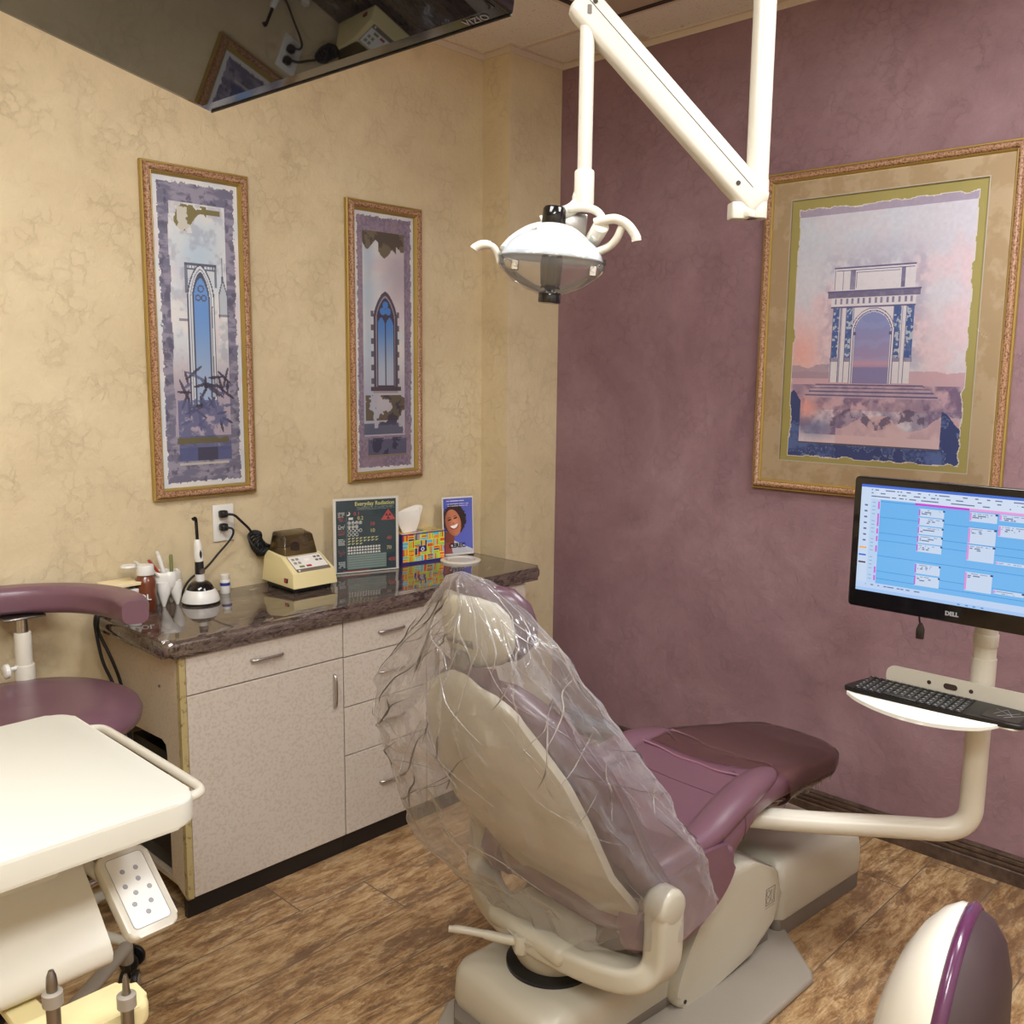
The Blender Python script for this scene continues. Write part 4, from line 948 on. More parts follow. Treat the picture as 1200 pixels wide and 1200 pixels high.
bm = NB(); cyl(bm, tp+V((0, 0, zl(2.262))), tp+V((0, 0, zl(2.285))), .019, n=28, bev=.003); obj('tube_collar', bm, 'taupe', t)
bm = NB(); cyl(bm, tp+V((0, 0, zl(1.882))), tp+V((0, 0, zl(1.957))), .0215, n=32, bev=.005); obj('tube_socket', bm, 'cream_gloss', t)
# head: local frame  x = right across, y = away from the camera, z up
hd = bpy.data.objects.new('light_head', None); COL.objects.link(hd); hd.parent = t; hd.location = V((-1.455, -1.398, 1.763))-V((-1.08, -1.666, ZC)); hd.rotation_euler = (math.radians(0), math.radians(4), math.radians(-46.1))
def ell(rx, ry, z, n=44, x=0, p=1.0): return [(x+rx*math.copysign(abs(math.cos(2*PI*k/n))**p, math.cos(2*PI*k/n)), ry*math.copysign(abs(math.sin(2*PI*k/n))**p, math.sin(2*PI*k/n)), z) for k in range(n)]
bm = NB(); loft(bm, [ell(.004, .004, .066), ell(.03, .024, .065), ell(.055, .042, .059), ell(.078, .058, .048), ell(.095, .07, .034), ell(.106, .078, .018), ell(.110, .081, .006), ell(.108, .079, .004), ell(.10, .074, .010), ell(.075, .056, .034), ell(.03, .03, .052)]); obj('reflector_dome', bm, 'reflector', hd, 60)
bm = NB(); loft(bm, [ell(.111, .083, .010), ell(.114, .085, .004), ell(.115, .086, -.012), ell(.108, .08, -.022), ell(.08, .06, -.046), ell(.05, .04, -.062), ell(.024, .024, -.070), ], cap=False); obj('clear_shield', bm, 'shield', hd, 60)
bm = NB(); loft(bm, [ell(.112, .083, .012), ell(.116, .087, .010), ell(.117, .088, .002), ell(.114, .085, -.002)], cap=False); obj('shield_rim', bm, 'clear', hd, 60)
bm = NB(); cyl(bm, (-.003, 0, .055), (-.003, 0, .078), .022, n=32); tube(bm, [(-.003, 0, .076), (-.003, 0, .079), (-.003, 0, .108), (-.003, 0, .113)], [.0235, .0255, .0245, .021], 32); obj('top_knob', bm, 'gloss_black', hd, 40)
bm = NB(); tube(bm, [(0, 0, .03), (0, 0, -.005), (.001, 0, -.048), (.001, 0, -.053)], [.019, .0245, .0215, .019], 28, caps=False); obj('lamp_tube', bm, 'tint', hd)
bm = NB(); tube(bm, [(0, 0, .03), (0, 0, -.05)], [.009, .009], 16); obj('halogen_lamp', bm, 'taupe', hd)
bm = NB(); cyl(bm, (.001, 0, -.058), (.001, 0, -.054), .0215, n=28); cyl(bm, (.001, 0, -.066), (.001, 0, -.050), .012, n=20); cyl(bm, (.002, 0, -.088), (.002, 0, -.065), .0245, n=32, bev=.003); obj('bottom_knob', bm, 'gloss_black', hd, 40)
bm = NB(); tube(bm, spline([(-.105, -.01, .018), (-.085, .01, .045), (-.05, .02, .070), (-.01, .02, .080), (.03, .015, .074), (.065, .01, .052), (.085, .005, .032)], 6), .0105, 16, flat=.6); obj('yoke', bm, 'white', hd)
lathe(bm := NB(), [(.023, .060), (.034, .062), (.036, .068), (.034, .074), (.026, .077)], 32, (-.003, 0, 0)); obj('knob_seat', bm, 'white', hd)
bm = NB(); tube(bm, spline([(.052, .028, .150), (.045, .025, .128), (.03, .02, .112), (.0, .02, .098), (-.03, .02, .085)], 6), [.0165]*5+[.014]*14+[.011]*6, 16); obj('support_neck', bm, 'cream_gloss', hd)
bm = NB(); tube(bm, spline([(.028, .01, .112), (.055, .0, .116), (.082, -.005, .112), (.098, -.008, .098), (.103, -.01, .078), (.095, -.01, .060), (.082, -.01, .052)], 6), .011, 16, flat=.8); obj('swivel_loop', bm, 'cream_gloss', hd)
bm = NB(); cyl(bm, (.097, -.035, .078), (.086, .02, .054), .0175, n=28, bev=.004); obj('swivel_hub', bm, 'cream_gloss', hd)
bm = NB(); box(bm, .0, .07, .018, .028, .055, .108, .006, 2); obj('neck_plate', bm, 'steel', hd)
bm = NB(); tube(bm, spline([(.082, -.03, .082), (.10, -.035, .088), (.125, -.04, .092), (.150, -.042, .082), (.168, -.044, .062), (.172, -.044, .050)], 6), [.010]*26+[.0105]*5, 16); lab(obj('handle', bm, 'cream', hd), 'right curved grip')
bm = NB(); tube(bm, spline([(.140, -.035, .080), (.132, -.03, .055), (.118, -.02, .038), (.095, -.015, .026), (.078, -.01, .022)], 6), .0085, 14); lab(obj('handle_stem', bm, 'cream', hd), 'arm joining the right grip to the shield')
bm = NB(); tube(bm, spline([(-.110, 0, -.012), (-.118, -.005, .008), (-.130, -.008, .020), (-.150, -.01, .022), (-.165, -.01, .014), (-.168, -.01, .010)], 6), [.0075]*14+[.0095]*17, 14); lab(obj('handle', bm, 'cream', hd), 'left curved grip')
bm = NB()
for x in (-.078, .086):
    box(bm, x-.008, x+.008, -.055, -.045, -.030, -.008, .002, 1); cyl(bm, (x, -.06, -.018), (x, -.045, -.018), .004, n=12)
obj('clips', bm, 'chrome', hd)

# ================================================================== MONITOR, ARM, KEYBOARD
MX = -.809; my0, my1, mz0, mz1 = -1.812, -2.322, .973, 1.290
t = thing('monitor', 'black computer monitor showing a blue appointment schedule, right of the chair', 'monitor', (MX, my0, mz0))
w, h = my0-my1, mz1-mz0
bm = NB(); prism(bm, roundrect(-w, 0, 0, h, .010, 4), 'x', 0, .022, .003, 2); obj('casing', bm, 'gloss_black', t)
bm = NB(); box(bm, .022, .048, -w+.09, -.09, .05, h-.06, .012, 2); obj('rear_housing', bm, 'black', t)
def sched(u, v):
    img = np.ones(u.shape+(3,))*C3(112, 184, 244); img = blend(img, sstep(.7, .3, v)*.3, C3(132, 196, 250))
    def rc(u0, u1, v0, v1, c, a=1.):
        nonlocal img; img = blend(img, ((u > u0) & (u < u1) & (v > v0) & (v < v1))*a, c)
    rc(0, 1, .87, 1, C3(214, 228, 250)); rc(0, 1, .975, 1, C3(72, 116, 216)); rc(0, .075, 0, .975, C3(206, 224, 248)); rc(0, 1, 0, .085, C3(196, 218, 250)); rc(0, 1, 0.0, .03, C3(170, 206, 250)); rc(.05, .10, .085, .87, C3(190, 216, 248))
    T = C3(70, 84, 130)
    for k in range(3): img = blend(img, ((abs(v-(.955-.03*k)) < .007) & (u > .05) & (u < .9-.1*k))*(vnoise(u, v, 60, 1, 100+k, 2) > .55)*.75, T)
    for k in range(7): rc(.02, .035, .80-k*.055, .815-k*.055, T, .8)
    for k, c in enumerate((C3(250, 180, 90), C3(80, 110, 220), C3(90, 60, 80))): rc(.005, .042, .40-k*.07, .415-k*.07, c)
    for k in range(22): rc(.06, .075, .12+k*.034, .124+k*.034, T, .5)
    for k in range(11): rc(.10, 1, .13+k*.072, .1335+k*.072, C3(64, 150, 224))
    rc(.27, .52, .852, .872, C3(206, 70, 214)); rc(.52, .80, .852, .872, C3(240, 160, 226)); rc(.52, .525, .085, .85, C3(120, 176, 236), .6)
    for k, (a, b) in enumerate(((.62, .68), (.55, .60), (.78, .85), (.48, .53), (.68, .74), (.38, .44), (.18, .24), (.11, .16))): rc(.088, .096, a, b, C3(214, 110, 220))
    blocks = [(.29, .41, .75, .83, 1), (.29, .41, .67, .75, 1), (.29, .41, .59, .67, 1), (.29, .41, .51, .59, 1), (.29, .41, .43, .51, 1), (.29, .41, .23, .33, 1), (.29, .41, .12, .225, 1),
              (.525, .645, .755, .845, 0), (.655, .785, .785, .85, 0), (.525, .645, .56, .71, 0), (.655, .785, .65, .755, 0), (.525, .645, .41, .56, 0), (.655, .785, .41, .445, 0), (.525, .645, .145, .32, 0), (.655, .785, .155, .20, 0), (.85, .96, .5, .6, 0)]
    for k, (a, b, c, d, s) in enumerate(blocks):
        rc(a, b, c+.004, d-.004, C3(206, 222, 246)); rc(a, a+.008, c+.01, d-.01, C3(200, 90, 216) if s else C3(226, 150, 226)); rc(b-.008, b+.002, d-.02, d-.004, C3(60, 70, 110))
        for j in range(3): img = blend(img, ((abs(v-(d-.018-j*.016)) < .004) & (u > a+.012) & (u < b-.02-.02*j) & (v > c+.01))*(vnoise(u, v, 90, 1, 120+k*3+j, 2) > .48)*.8, C3(90, 100, 140))
    img = blend(img, ((abs(v-.065) < .006) & (u > .02) & (u < .36))*(vnoise(u, v, 60, 1, 170, 2) > .5)*.7, T)
    for k in range(4): rc(.50+k*.035, .512+k*.035, .008, .022, C3(60, 140, 220))
    return img
painted('screen', sched, 330, 200, (-.0008, -.018, .042), (0, -1, 0), (0, 0, 1), w-.036, h-.060, 'vc_screen', t)
text('lettering', 'DELL', .013, (-.0006, -.245, .0205), (0, -1, 0), (0, 0, 1), 'txt_grey', t, bold=.0006)
PX, PY = -.672, -2.093
t2 = thing('monitor_stand', 'cream bent tube arm rising from under the chair to hold monitor and keyboard tray', 'monitor stand', (PX, PY, .43))
path = smooth_poly([(-.250, .452, -.030), (-.17, .30, -.022), (-.085, .15, -.008), (0, 0, .0), (0, 0, .13), (0, 0, .22), (0, 0, .44)], 4, False)
rr = [.0275]*len(path)
bm = NB(); tube(bm, path, rr, 28); obj('bent_tube', bm, 'cream', t2, 50)
bm = NB(); cyl(bm, (0, 0, .40), (0, 0, .66), .0255, n=28); cyl(bm, (0, 0, .47), (0, 0, .50), .028, n=28, bev=.002); box(bm, -.09, -.01, -.05, .05, .62, .72, .006, 2); obj('upright_post', bm, 'cream', t2)
# keyboard tray: tilted slightly
KZ = .765
t = thing('keyboard_tray', 'cream metal keyboard tray with white wrist rest fixed to the tube arm', 'tray', (-.765, -2.02, KZ))
bm = NB(); prism(bm, roundrect(-.06, .053, -.20, .175, .02, 4), 'z', -.004, 0, .001, 1); box(bm, .03, .066, -.12, -.03, -.02, -.004, .003, 2); obj('tray_plate', bm, 'cream', t)
bm = NB()
front = [(.185-.37*i/24) for i in range(25)]
outl = [(-.058, .185)] + [(-.060-.038*math.sin(PI*min(1, (i+.7)/24.4))**.5, .184-.345*i/24) for i in range(25)] + [(-.058, -.163)]
prism(bm, outl, 'z', -.004, .005, .003, 3)
for v in bm.verts:
    if v.co.x < -.062: v.co.z -= (-.062-v.co.x)*.55+(-.062-v.co.x)**2*4
lab(obj('wrist_rest', bm, 'kbw', t), 'white curved wrist rest')
bm = NB(); prism(bm, roundrect(-.21, .140, -.003, .050, .022, 5), 'x', .054, .058)
for f in bm.faces: pass
obj('back_plate', bm, 'cream', t)
bm = NB(); cyl(bm, (.0532, .035, .028), (.0538, .035, .028), .005, n=16); cyl(bm, (.0532, -.062, .028), (.0538, -.062, .028), .005, n=16); prism(bm, roundrect(-.031, .001, .021, .035, .007, 5), 'x', .0532, .0538); lab(obj('slot_cutouts', bm, 'seam', t, 0), 'screw holes and oval slot')
t = thing('keyboard', 'slim black keyboard with touchpad lying on the cream tray', 'keyboard', (-.765, -2.02, KZ+.0005))
bm = NB(); prism(bm, smooth_poly([(-.068, .195), (-.072, .18), (-.066, -.19), (-.04, -.215), (.035, -.215), (.052, -.19), (.052, .155), (.038, .175), (-.04, .19)], 2), 'z', 0, .011, .002, 2); obj('keyboard_body', bm, 'black', t)
kn = 0
for r in range(6):
    n = 15; x = .040-r*.0195; hh = .0078 if r else .0055
    for c in range(n):
        if r == 5 and 3 < c < 9:
            if c == 4:
                bm = NB(); box(bm, x-hh, x+hh, .162-8*.0168-.0072, .162-4*.0168+.0072, .011, .0135, .001, 1); lab(obj('key', bm, 'key', t), 'space bar')
            continue
        bm = NB(); y = .166-c*.0168-.004*(r/6); box(bm, x-hh, x+hh, y-.0076, y+.0076, .011, .0135, .001, 1); obj('key', bm, 'key', t); kn += 1
bm = NB(); prism(bm, roundrect(-.05, .030, -.195, -.118, .008, 4), 'z', .011, .0118); obj('touchpad', bm, 'dark_metal', t)
bm = NB(); rg = random.Random(4)
for r in range(6):
    for c in range(15):
        if r == 5 and 3 < c < 9: continue
        x = .040-r*.0195; y = .166-c*.0168-.004*(r/6); box(bm, x-.001, x+.004, y-.001, y+.003, .0136, .0138)
obj('key_legends', bm, 'txt_grey', t, 0)
bm = NB()
for a, b in (((-.02, -.135), (.03, -.150)), ((.03, -.150), (-.01, -.172)), ((-.01, -.172), (.02, -.130)), ((-.03, -.16), (.01, -.19)), ((.02, -.18), (-.03, -.145))): tube(bm, [(a[0], a[1], .0119), (b[0], b[1], .0119)], .0006, 5)
obj('touchpad_scratches', bm, 'txt_grey', t)
t = thing('usb_connector', 'black cable end dangling below the monitor', 'cable', (-.775, -1.978, .94))
bm = NB(); tube(bm, spline([(.0, .006, .045), (0, .004, .02), (0, 0, .006)], 5), .0022, 8); obj('cable', bm, 'rubber', t)
bm = NB(); loft(bm, [[(a*s, b*s, z) for a, b in roundrect(-.005, .005, -.009, .009, .002, 3)] for z, s in ((.012, .35), (.004, .7), (-.004, 1), (-.026, .95), (-.027, .8))]); obj('connector', bm, 'dark_metal', t)

# ================================================================== DENTAL CHAIR  local: a along foot direction, b lateral, z up
TH = math.radians(-4.8)
def chair_empty(name, label, cat): return thing(name, label, cat, (-.78, -1.663, 0), TH)
ch = chair_empty('dental_chair', 'beige dental patient chair with plum vinyl upholstery in the middle of the room', 'dental chair')
B0 = .165
# floor plate with skirt
bm = NB()
plate = [(-.93, .02), (-.93, .31), (-.86, .36), (-.30, .40), (.03, .36), (.06, .03), (-.075, -.150), (-.10, -.168), (-.40, -.185), (-.62, -.06), (-.88, .0)]
prism(bm, plate, 'z', 0, .022, .009, 3); obj('base_plate', bm, 'grey_plastic', ch)
bm = NB(); prism(bm, [(-.50, .0), (-.86, .01), (-.90, .06), (-.90, .28), (-.86, .33), (-.05, .33), (-.05, .0)], 'z', .018, .045, .006, 2); obj('base_skirt', bm, 'taupe', ch)
# rear block
bm = NB(); secs = []
def rsec(z, a0, a1, b0, b1, r): return [(x, y, z) for x, y in roundrect(a0, a1, b0, b1, r, 6)]
loft(bm, [rsec(.035, -.865, -.30, .005, .335, .04), rsec(.06, -.872, -.30, .0, .34, .04), rsec(.120, -.868, -.30, .003, .337, .04), rsec(.140, -.858, -.30, .010, .330, .04), rsec(.152, -.838, -.30, .026, .314, .04), rsec(.158, -.80, -.30, .05, .29, .04)])
obj('base_housing', bm, 'beige', ch, 50)
bm = NB(); lathe(bm, [(.001, .152), (.10, .152), (.106, .158), (.106, .166), (.09, .172), (.001, .172)], 44, (-.70, B0, 0)); obj('swivel_gap', bm, 'black', ch)
lathe(bm := NB(), [(.001, .166), (.085, .168), (.10, .195), (.11, .23), (.12, .26), (.001, .262)], 44, (-.69, B0, 0)); obj('swivel_neck', bm, 'beige', ch)
# side lift cover
sc_ = smooth_poly([(-.045, .066), (-.040, .232), (-.10, .262), (-.215, .325), (-.30, .30), (-.375, .235), (-.435, .155), (-.470, .080), (-.468, .030), (-.430, .012), (-.37, .013)], 2)
bm = NB(); prism(bm, sc_, 'y', -.030, .360, .016, 4); obj('lift_cover', bm, 'beige', ch, 45)
bm = NB()   # engraved square logo on the lift cover
def seg(p, q, r=.0009): tube(bm, [(p[0], -.0304, p[1]), (q[0], -.0304, q[1])], r, 5)
lx, lz, s_ = -.095, .178, .020
for p, q in (((-1, -1), (1, -1)), ((1, -1), (1, 1.3)), ((1, 1.3), (-1, 1.3)), ((-1, 1.3), (-1, -1))): seg((lx+p[0]*s_, lz+p[1]*s_), (lx+q[0]*s_, lz+q[1]*s_))
for sx in (-.45,):
    for cz in (-.35, .6): tube(bm, [(lx+sx*s_+.38*s_*math.cos(k*PI/6), -.0304, lz+cz*s_+.42*s_*math.sin(k*PI/6)) for k in range(12)], .0009, 5, closed=True)
tube(bm, [(lx+x*s_, -.0304, lz+z*s_) for x, z in ((.2, 1.0), (.2, -.5), (.35, -.75), (.6, -.75), (.75, -.5), (.75, 1.0))], .0009, 5)
for k in range(8): seg((lx+(-1+k*.26)*s_, lz-1.35*s_), (lx+(-.85+k*.26)*s_, lz-1.35*s_), .0007)
obj('logo', bm, 'logo', ch)
bm = NB(); cyl(bm, (-.44, -.032, .038), (-.44, -.028, .038), .005, n=14); obj('cover_screw', bm, 'dark_metal', ch)
# toe box
bm = NB(); prism(bm, roundrect(0, .438, 0, .33, .02, 5), 'z', 0.001, .056, .003, 2); lab(obj('toe_box_base', bm, 'taupe', ch), 'dark taupe base of the toe box')
bm = NB(); secs = [[(x, y, z) for x, y in roundrect(-.004+i, .442-i, -.004+i, .334-i, .03, 6)] for z, i in ((.052, .002), (.060, 0), (.150, .0), (.176, .004), (.192, .012), (.202, .026), (.206, .05))]
loft(bm, secs)
for v in bm.verts:
    if v.co.z > .10: v.co.z += (.22-v.co.x)*.10
lab(obj('toe_box', bm, 'beige', ch, 50), 'rounded beige toe box')
# yoke under the back
yk = smooth_poly([(-.655, -.128, .415), (-.655, -.130, .33), (-.66, -.128, .275), (-.69, -.095, .245), (-.725, -.02, .243), (-.755, .08, .250), (-.765, B0, .252), (-.755, .26, .250), (-.725, .35, .243), (-.69, .425, .245), (-.66, .458, .275), (-.655, .460, .33), (-.655, .458, .415)], 3, False)
bm = NB(); path = [V(p) for p in yk]; secs = []
for i, p in enumerate(path):
    tg = (path[min(i+1, len(path)-1)]-path[max(i-1, 0)]).normalized()
    sdv = V((1, 0, 0)); sdv = (sdv-tg*tg.dot(sdv)).normalized(); u2 = tg.cross(sdv)
    secs.append([p+sdv*x+u2*y for x, y in roundrect(-.040, .040, -.029, .029, .016, 5)])
loft(bm, secs); obj('yoke', bm, 'beige', ch, 50)
for b_, c_ in ((-.128, -.095), (.458, .425)):
    obj('hinge_cap', cyl(NB(), (-.655, b_-.030, .415), (-.655, b_+.030, .415), .043, n=36, bev=.014), 'beige', ch, 50)
    obj('hinge_ring', cyl(NB(), (-.655, c_-.006, .415), (-.655, c_+.006, .415), .036, n=30), 'steel', ch)
bm = NB(); box(bm, -.80, -.60, .04, .29, .235, .285, .02, 3); obj('back_bracket', bm, 'beige', ch)
# hand lever
bm = NB(); tube(bm, spline([(-.905, .292, .262), (-.885, .27, .262), (-.85, .235, .254), (-.82, .19, .250), (-.80, .165, .250)], 6), [.0075]*3+[.009]*10+[.011]*12, 14, flat=1.0); obj('release_lever', bm, 'beige', ch)
cyl(bm := NB(), (-.80, .16, .225), (-.80, .16, .268), .017, n=24, bev=.004); obj('lever_hub', bm, 'beige', ch)
# seat and leg rest
def seat_profile(a):
    A_ = [-.68, -.60, -.48, -.38, -.30, -.22, -.12, .0, .13, .25, .305, .33]
    zt = [.430, .452, .462, .478, .508, .535, .536, .518, .495, .475, .465, .455]
    zb = [.300, .285, .280, .320, .375, .430, .432, .425, .412, .402, .405, .420]
    hw = [.215, .235, .245, .243, .238, .228, .215, .200, .182, .162, .140, .100]
    f = lambda arr: float(np.interp(a, A_, arr)); return f(zt), f(zb), f(hw)
def seat_sec(a, grow=0, n=44, dip=True):
    zt, zb, hw = seat_profile(a); hw += grow; zt += grow; zb -= grow; hz = (zt-zb)/2; cz = (zt+zb)/2; o = []
    for k in range(n):
        th = 2*PI*k/n; c, s = math.cos(th), math.sin(th)
        y = hw*math.copysign(abs(c)**.55, c); z = hz*math.copysign(abs(s)**.6, s)
        if s > 0 and dip: z -= (.020*max(0, 1-(y/hw)**2)**1.0)*(1 if a < -.05 else max(0, 1-(a+.05)/.2))
        o.append((a, B0+y, cz+z))
    return o
def alist(a0, a1, n): return [a0+(a1-a0)*i/n for i in range(n+1)]
bm = NB(); loft(bm, [seat_sec(a) for a in alist(-.68, -.27, 20)]); obj('seat_cushion', bm, 'vinyl', ch, 60)
bm = NB(); ss = [seat_sec(a, .002) for a in alist(-.285, .318, 36)]; 
last = ss[-1]; cx_, cz_ = .33, .436
for k in (.94, .80, .5): ss.append([(.318+.020*(1-k), B0+(p[1]-B0)*k, cz_+(p[2]-cz_)*k) for p in last])
loft(bm, ss); obj('leg_rest', bm, 'vinyl', ch, 60)
# raised bolster running from the knee back along the near and far side
for sgn, l in ((-1, None), (1, None)):
    P = spline([(-.62, B0+sgn*.205, .435), (-.50, B0+sgn*.208, .448), (-.40, B0+sgn*.205, .462), (-.31, B0+sgn*.20, .492), (-.22, B0+sgn*.192, .512), (-.14, B0+sgn*.180, .512), (-.07, B0+sgn*.168, .505)], 6)
    m_ = len(P); bm = NB(); tube(bm, P, [.010+.036*min(1, math.sin(PI*min(1, (i+.8)/m_*1.0))**.5) for i in range(m_)], 22, up=(0, 0, 1), flat=.72); obj('seat_bolster', bm, 'vinyl', ch, 60)
    pl = smooth_poly([(-.70, .36), (-.66, .43), (-.56, .45), (-.44, .455), (-.355, .44), (-.335, .40), (-.37, .335), (-.45, .285), (-.55, .258), (-.66, .27), (-.71, .31)], 2)
    bm = NB(); y0_, y1_ = sorted((B0+sgn*.20, B0+sgn*.258)); prism(bm, pl, 'y', y0_, y1_, .024, 5); obj('side_bolster', bm, 'vinyl', ch, 50)
# under-seat shroud
bm = NB(); prism(bm, smooth_poly([(-.70, .245), (-.66, .30), (-.40, .34), (-.22, .44), (.05, .448), (.06, .42), (-.10, .36), (-.25, .30), (-.45, .24)], 2), 'y', B0-.13, B0+.13, .02, 3); obj('seat_pan', bm, 'taupe', ch)
bm = NB()   # seams and piping on the leg rest
for a_ in (-.205, -.07):
    zt, zb, hw = seat_profile(a_); pts = []
    for k in range(15):
        y = -hw*.80+hw*1.60*k/14; pts.append((a_+.004*math.sin(k*1.3), B0+y, zt+.0035-(.020*(1-(y/hw)**2)*(1 if a_ < -.05 else .9)) - (.004 if abs(y/hw) > .75 else 0)))
    tube(bm, pts, .0028, 8)
lab(obj('piping', bm, 'pipe_v', ch), 'pale raised seam lines across the leg rest')
bm = NB()
for q in range(9):
    a_ = -.19+.014*q; zt, zb, hw = seat_profile(a_); y0_ = -.14+.3*((q*37 % 11)/11); pts = [(a_+.012*math.sin(k*.8+q), B0+y0_+k*.012, zt+.0005-.020*(1-((y0_+k*.012)/hw)**2)) for k in range(6)]
    tube(bm, pts, [.0006, .0022, .003, .003, .0022, .0006], 8)
obj('vinyl_creases', bm, 'vinyl', ch)
# backrest -------------------------------------------------------
PRZ = [.27, .34, .41, .52, .65, .74, .80, .88, .905, .922]
PRA = [-.640, -.655, -.690, -.785, -.850, -.890, -.920, -.953, -.962, -.968]
HWZ = [.225, .238, .246, .252, .246, .222, .190, .135, .095, .045]
def back_a(z): return float(np.interp(z, PRZ, PRA))
def back_hw(z): return float(np.interp(z, PRZ, HWZ))
def shell_pt(z, t, off=0):
    """t in -1..1 across; off = towards the front (patient side)"""
    hw = back_hw(z)-(.0 if off == 0 else .004); a = back_a(z)-.055*(hw/.24)*(1-abs(t)**2.2)*min(1, (z-.20)/.25)+off; return (a, B0+hw*t, z-.02*abs(t)**3)
zsl = [.27+(.922-.27)*i/40 for i in range(41)]; tn = 36
bm = NB(); outer = []; inner = []
def arch_lo(t):     # lower edge lifts in the middle: the opening under the shell
    return .285+.085*max(0, 1-(abs(t)/.78)**2.6)
for i in range(41):
    k = i/40; ro = []; ri = []
    for j in range(tn+1):
        t_ = -1+2*j/tn; zlo = arch_lo(t_); z = zlo+(.922-zlo)*k; ro.append(bm.verts.new(shell_pt(z, t_))); ri.append(bm.verts.new(shell_pt(z, t_, .022)))
    outer.append(ro); inner.append(ri)
for G in (outer, inner):
    for i in range(40):
        for j in range(tn): bm.faces.new((G[i][j], G[i][j+1], G[i+1][j+1], G[i+1][j]))
for j in range(tn):
    bm.faces.new((outer[0][j], outer[0][j+1], inner[0][j+1], inner[0][j])); bm.faces.new((outer[-1][j], outer[-1][j+1], inner[-1][j+1], inner[-1][j]))
for i in range(40):
    bm.faces.new((outer[i][0], outer[i+1][0], inner[i+1][0], inner[i][0])); bm.faces.new((outer[i][-1], outer[i+1][-1], inner[i+1][-1], inner[i][-1]))
lab(obj('back_shell', bm, 'beige', ch, 50), 'beige moulded back shell')
# cushion: loft by height; front bulges
bm = NB(); secs = []
for i in range(34):
    z = .30+(.94-.30)*i/33; k = i/33; hw = back_hw(min(z, .90))*1.05+.018; hw *= (1 if k < .85 else 1-(k-.85)*2.2); th_ = .135*math.sin(PI*min(1, (k+.08)/1.0*.92+.04))**.35
    a0 = back_a(z)-.012; sec = []
    for q in range(40):
        an = 2*PI*q/40; c, s = math.cos(an), math.sin(an); y = hw*math.copysign(abs(c)**.5, c); x = (th_/2)*math.copysign(abs(s)**.65, s)
        sec.append((a0+th_/2+x+.030*abs(y/max(hw, .01))**2.4, B0+y, z+(.02 if s > 0 else 0)*0))
    secs.append(sec)
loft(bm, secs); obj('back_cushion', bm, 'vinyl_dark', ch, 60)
bm = NB()
for sgn in (-1, 1):
    pts = []
    for i in range(24):
        z = .34+(.88-.34)*i/23; hw = back_hw(min(z, .9))*1.05+.019; pts.append((back_a(z)-.012+.067+.030, B0+sgn*(hw+.0), z))
    tube(bm, pts, .003, 8)
obj('cushion_piping', bm, 'vinyl', ch)
# headrest
bm = NB()
for b_ in (B0-.022, B0+.022): cyl(bm, (-.950, b_, .87), (-.968, b_, .985), .006, n=14)
cyl(bm, (-.968, B0-.04, .985), (-.968, B0+.04, .985), .012, n=18); obj('headrest_post', bm, 'steel', ch)
bm = NB(); box(bm, -.985, -.945, B0-.026, B0+.026, .925, .965, .010, 3); obj('headrest_knuckle', bm, 'taupe', ch)
HM = Matrix.Translation((-.955, B0, 1.010)) @ Matrix.Rotation(math.radians(-12), 4, 'Y')
def hsec(z, hw, a0, a1, n=36, wrap=.05):
    o = []
    for q in range(n):
        an = 2*PI*q/n; c, s = math.cos(an), math.sin(an); y = hw*math.copysign(abs(c)**.6, c); x = (a1-a0)/2*math.copysign(abs(s)**.7, s); o.append(((a0+a1)/2+x+wrap*abs(y/max(.01, hw))**2.2*(hw/.14), y, z))
    return o
bm = NB(); loft(bm, [hsec(-.080, .045, -.020, .0), hsec(-.070, .080, -.026, .005), hsec(-.035, .105, -.029, .008), hsec(.0, .110, -.029, .008), hsec(.035, .102, -.026, .008), hsec(.060, .080, -.020, .006), hsec(.072, .045, -.013, .002)]); bm.transform(HM); lab(obj('headrest_shell', bm, 'beige', ch, 60), 'beige rear shell of the headrest')
bm = NB(); loft(bm, [hsec(-.080, .05, .002, .03), hsec(-.072, .09, .0, .042), hsec(-.04, .120, .0, .050), hsec(.0, .130, .0, .052), hsec(.045, .122, .0, .050), hsec(.078, .096, .0, .042), hsec(.090, .055, .004, .03)]); bm.transform(HM); lab(obj('headrest_pad', bm, 'vinyl_dark', ch, 60), 'plum headrest pad')
# hose / joint under the leg rest end
bm = NB(); box(bm, -.16, -.06, .06, .14, .385, .452, .008, 2); obj('arm_mount', bm, 'black', ch)

# ---- clear bag over the backrest
bag = chair_empty('plastic_bag', 'large crumpled clear plastic bag pulled over the backrest and headrest of the dental chair', 'plastic cover')
def fa_(z): return float(np.interp(z, [.30, .39, .47, .60, .74, .90, 1.01, 1.05, 1.12], [-.455, -.465, -.50, -.585, -.675, -.80, -.875, -.90, -.945]))
def rb_(z): return float(np.interp(z, [.30, .40, .6, .8, .92, 1.0, 1.06, 1.12], [-.135, -.13, -.115, -.085, -.055, -.03, .02, .13]))
def lb_(z): return float(np.interp(z, [.28, .33, .44, .55, .66, .73, .83, .91, 1.04, 1.12], [.42, .44, .47, .485, .495, .495, .465, .42, .31, .22]))
def la_(z): return float(np.interp(z, [.28, .33, .44, .55, .66, .69, .73, .83, .91, 1.04, 1.12], [-.80, -.835, -.925, -.955, -.985, -.98, -1.005, -1.005, -.965, -.945, -.965]))
def ra_(z): return float(np.interp(z, [.28, .36, .41, .65, .80, .918, 1.05, 1.12], [-.715, -.72, -.765, -.875, -.965, -1.005, -1.015, -.985]))
NZ, NP = 84, 150
bm = NB(); rings = []
def ridge(p, sc): 
    n_ = noise.noise(p*sc); return 1-2*abs(n_)
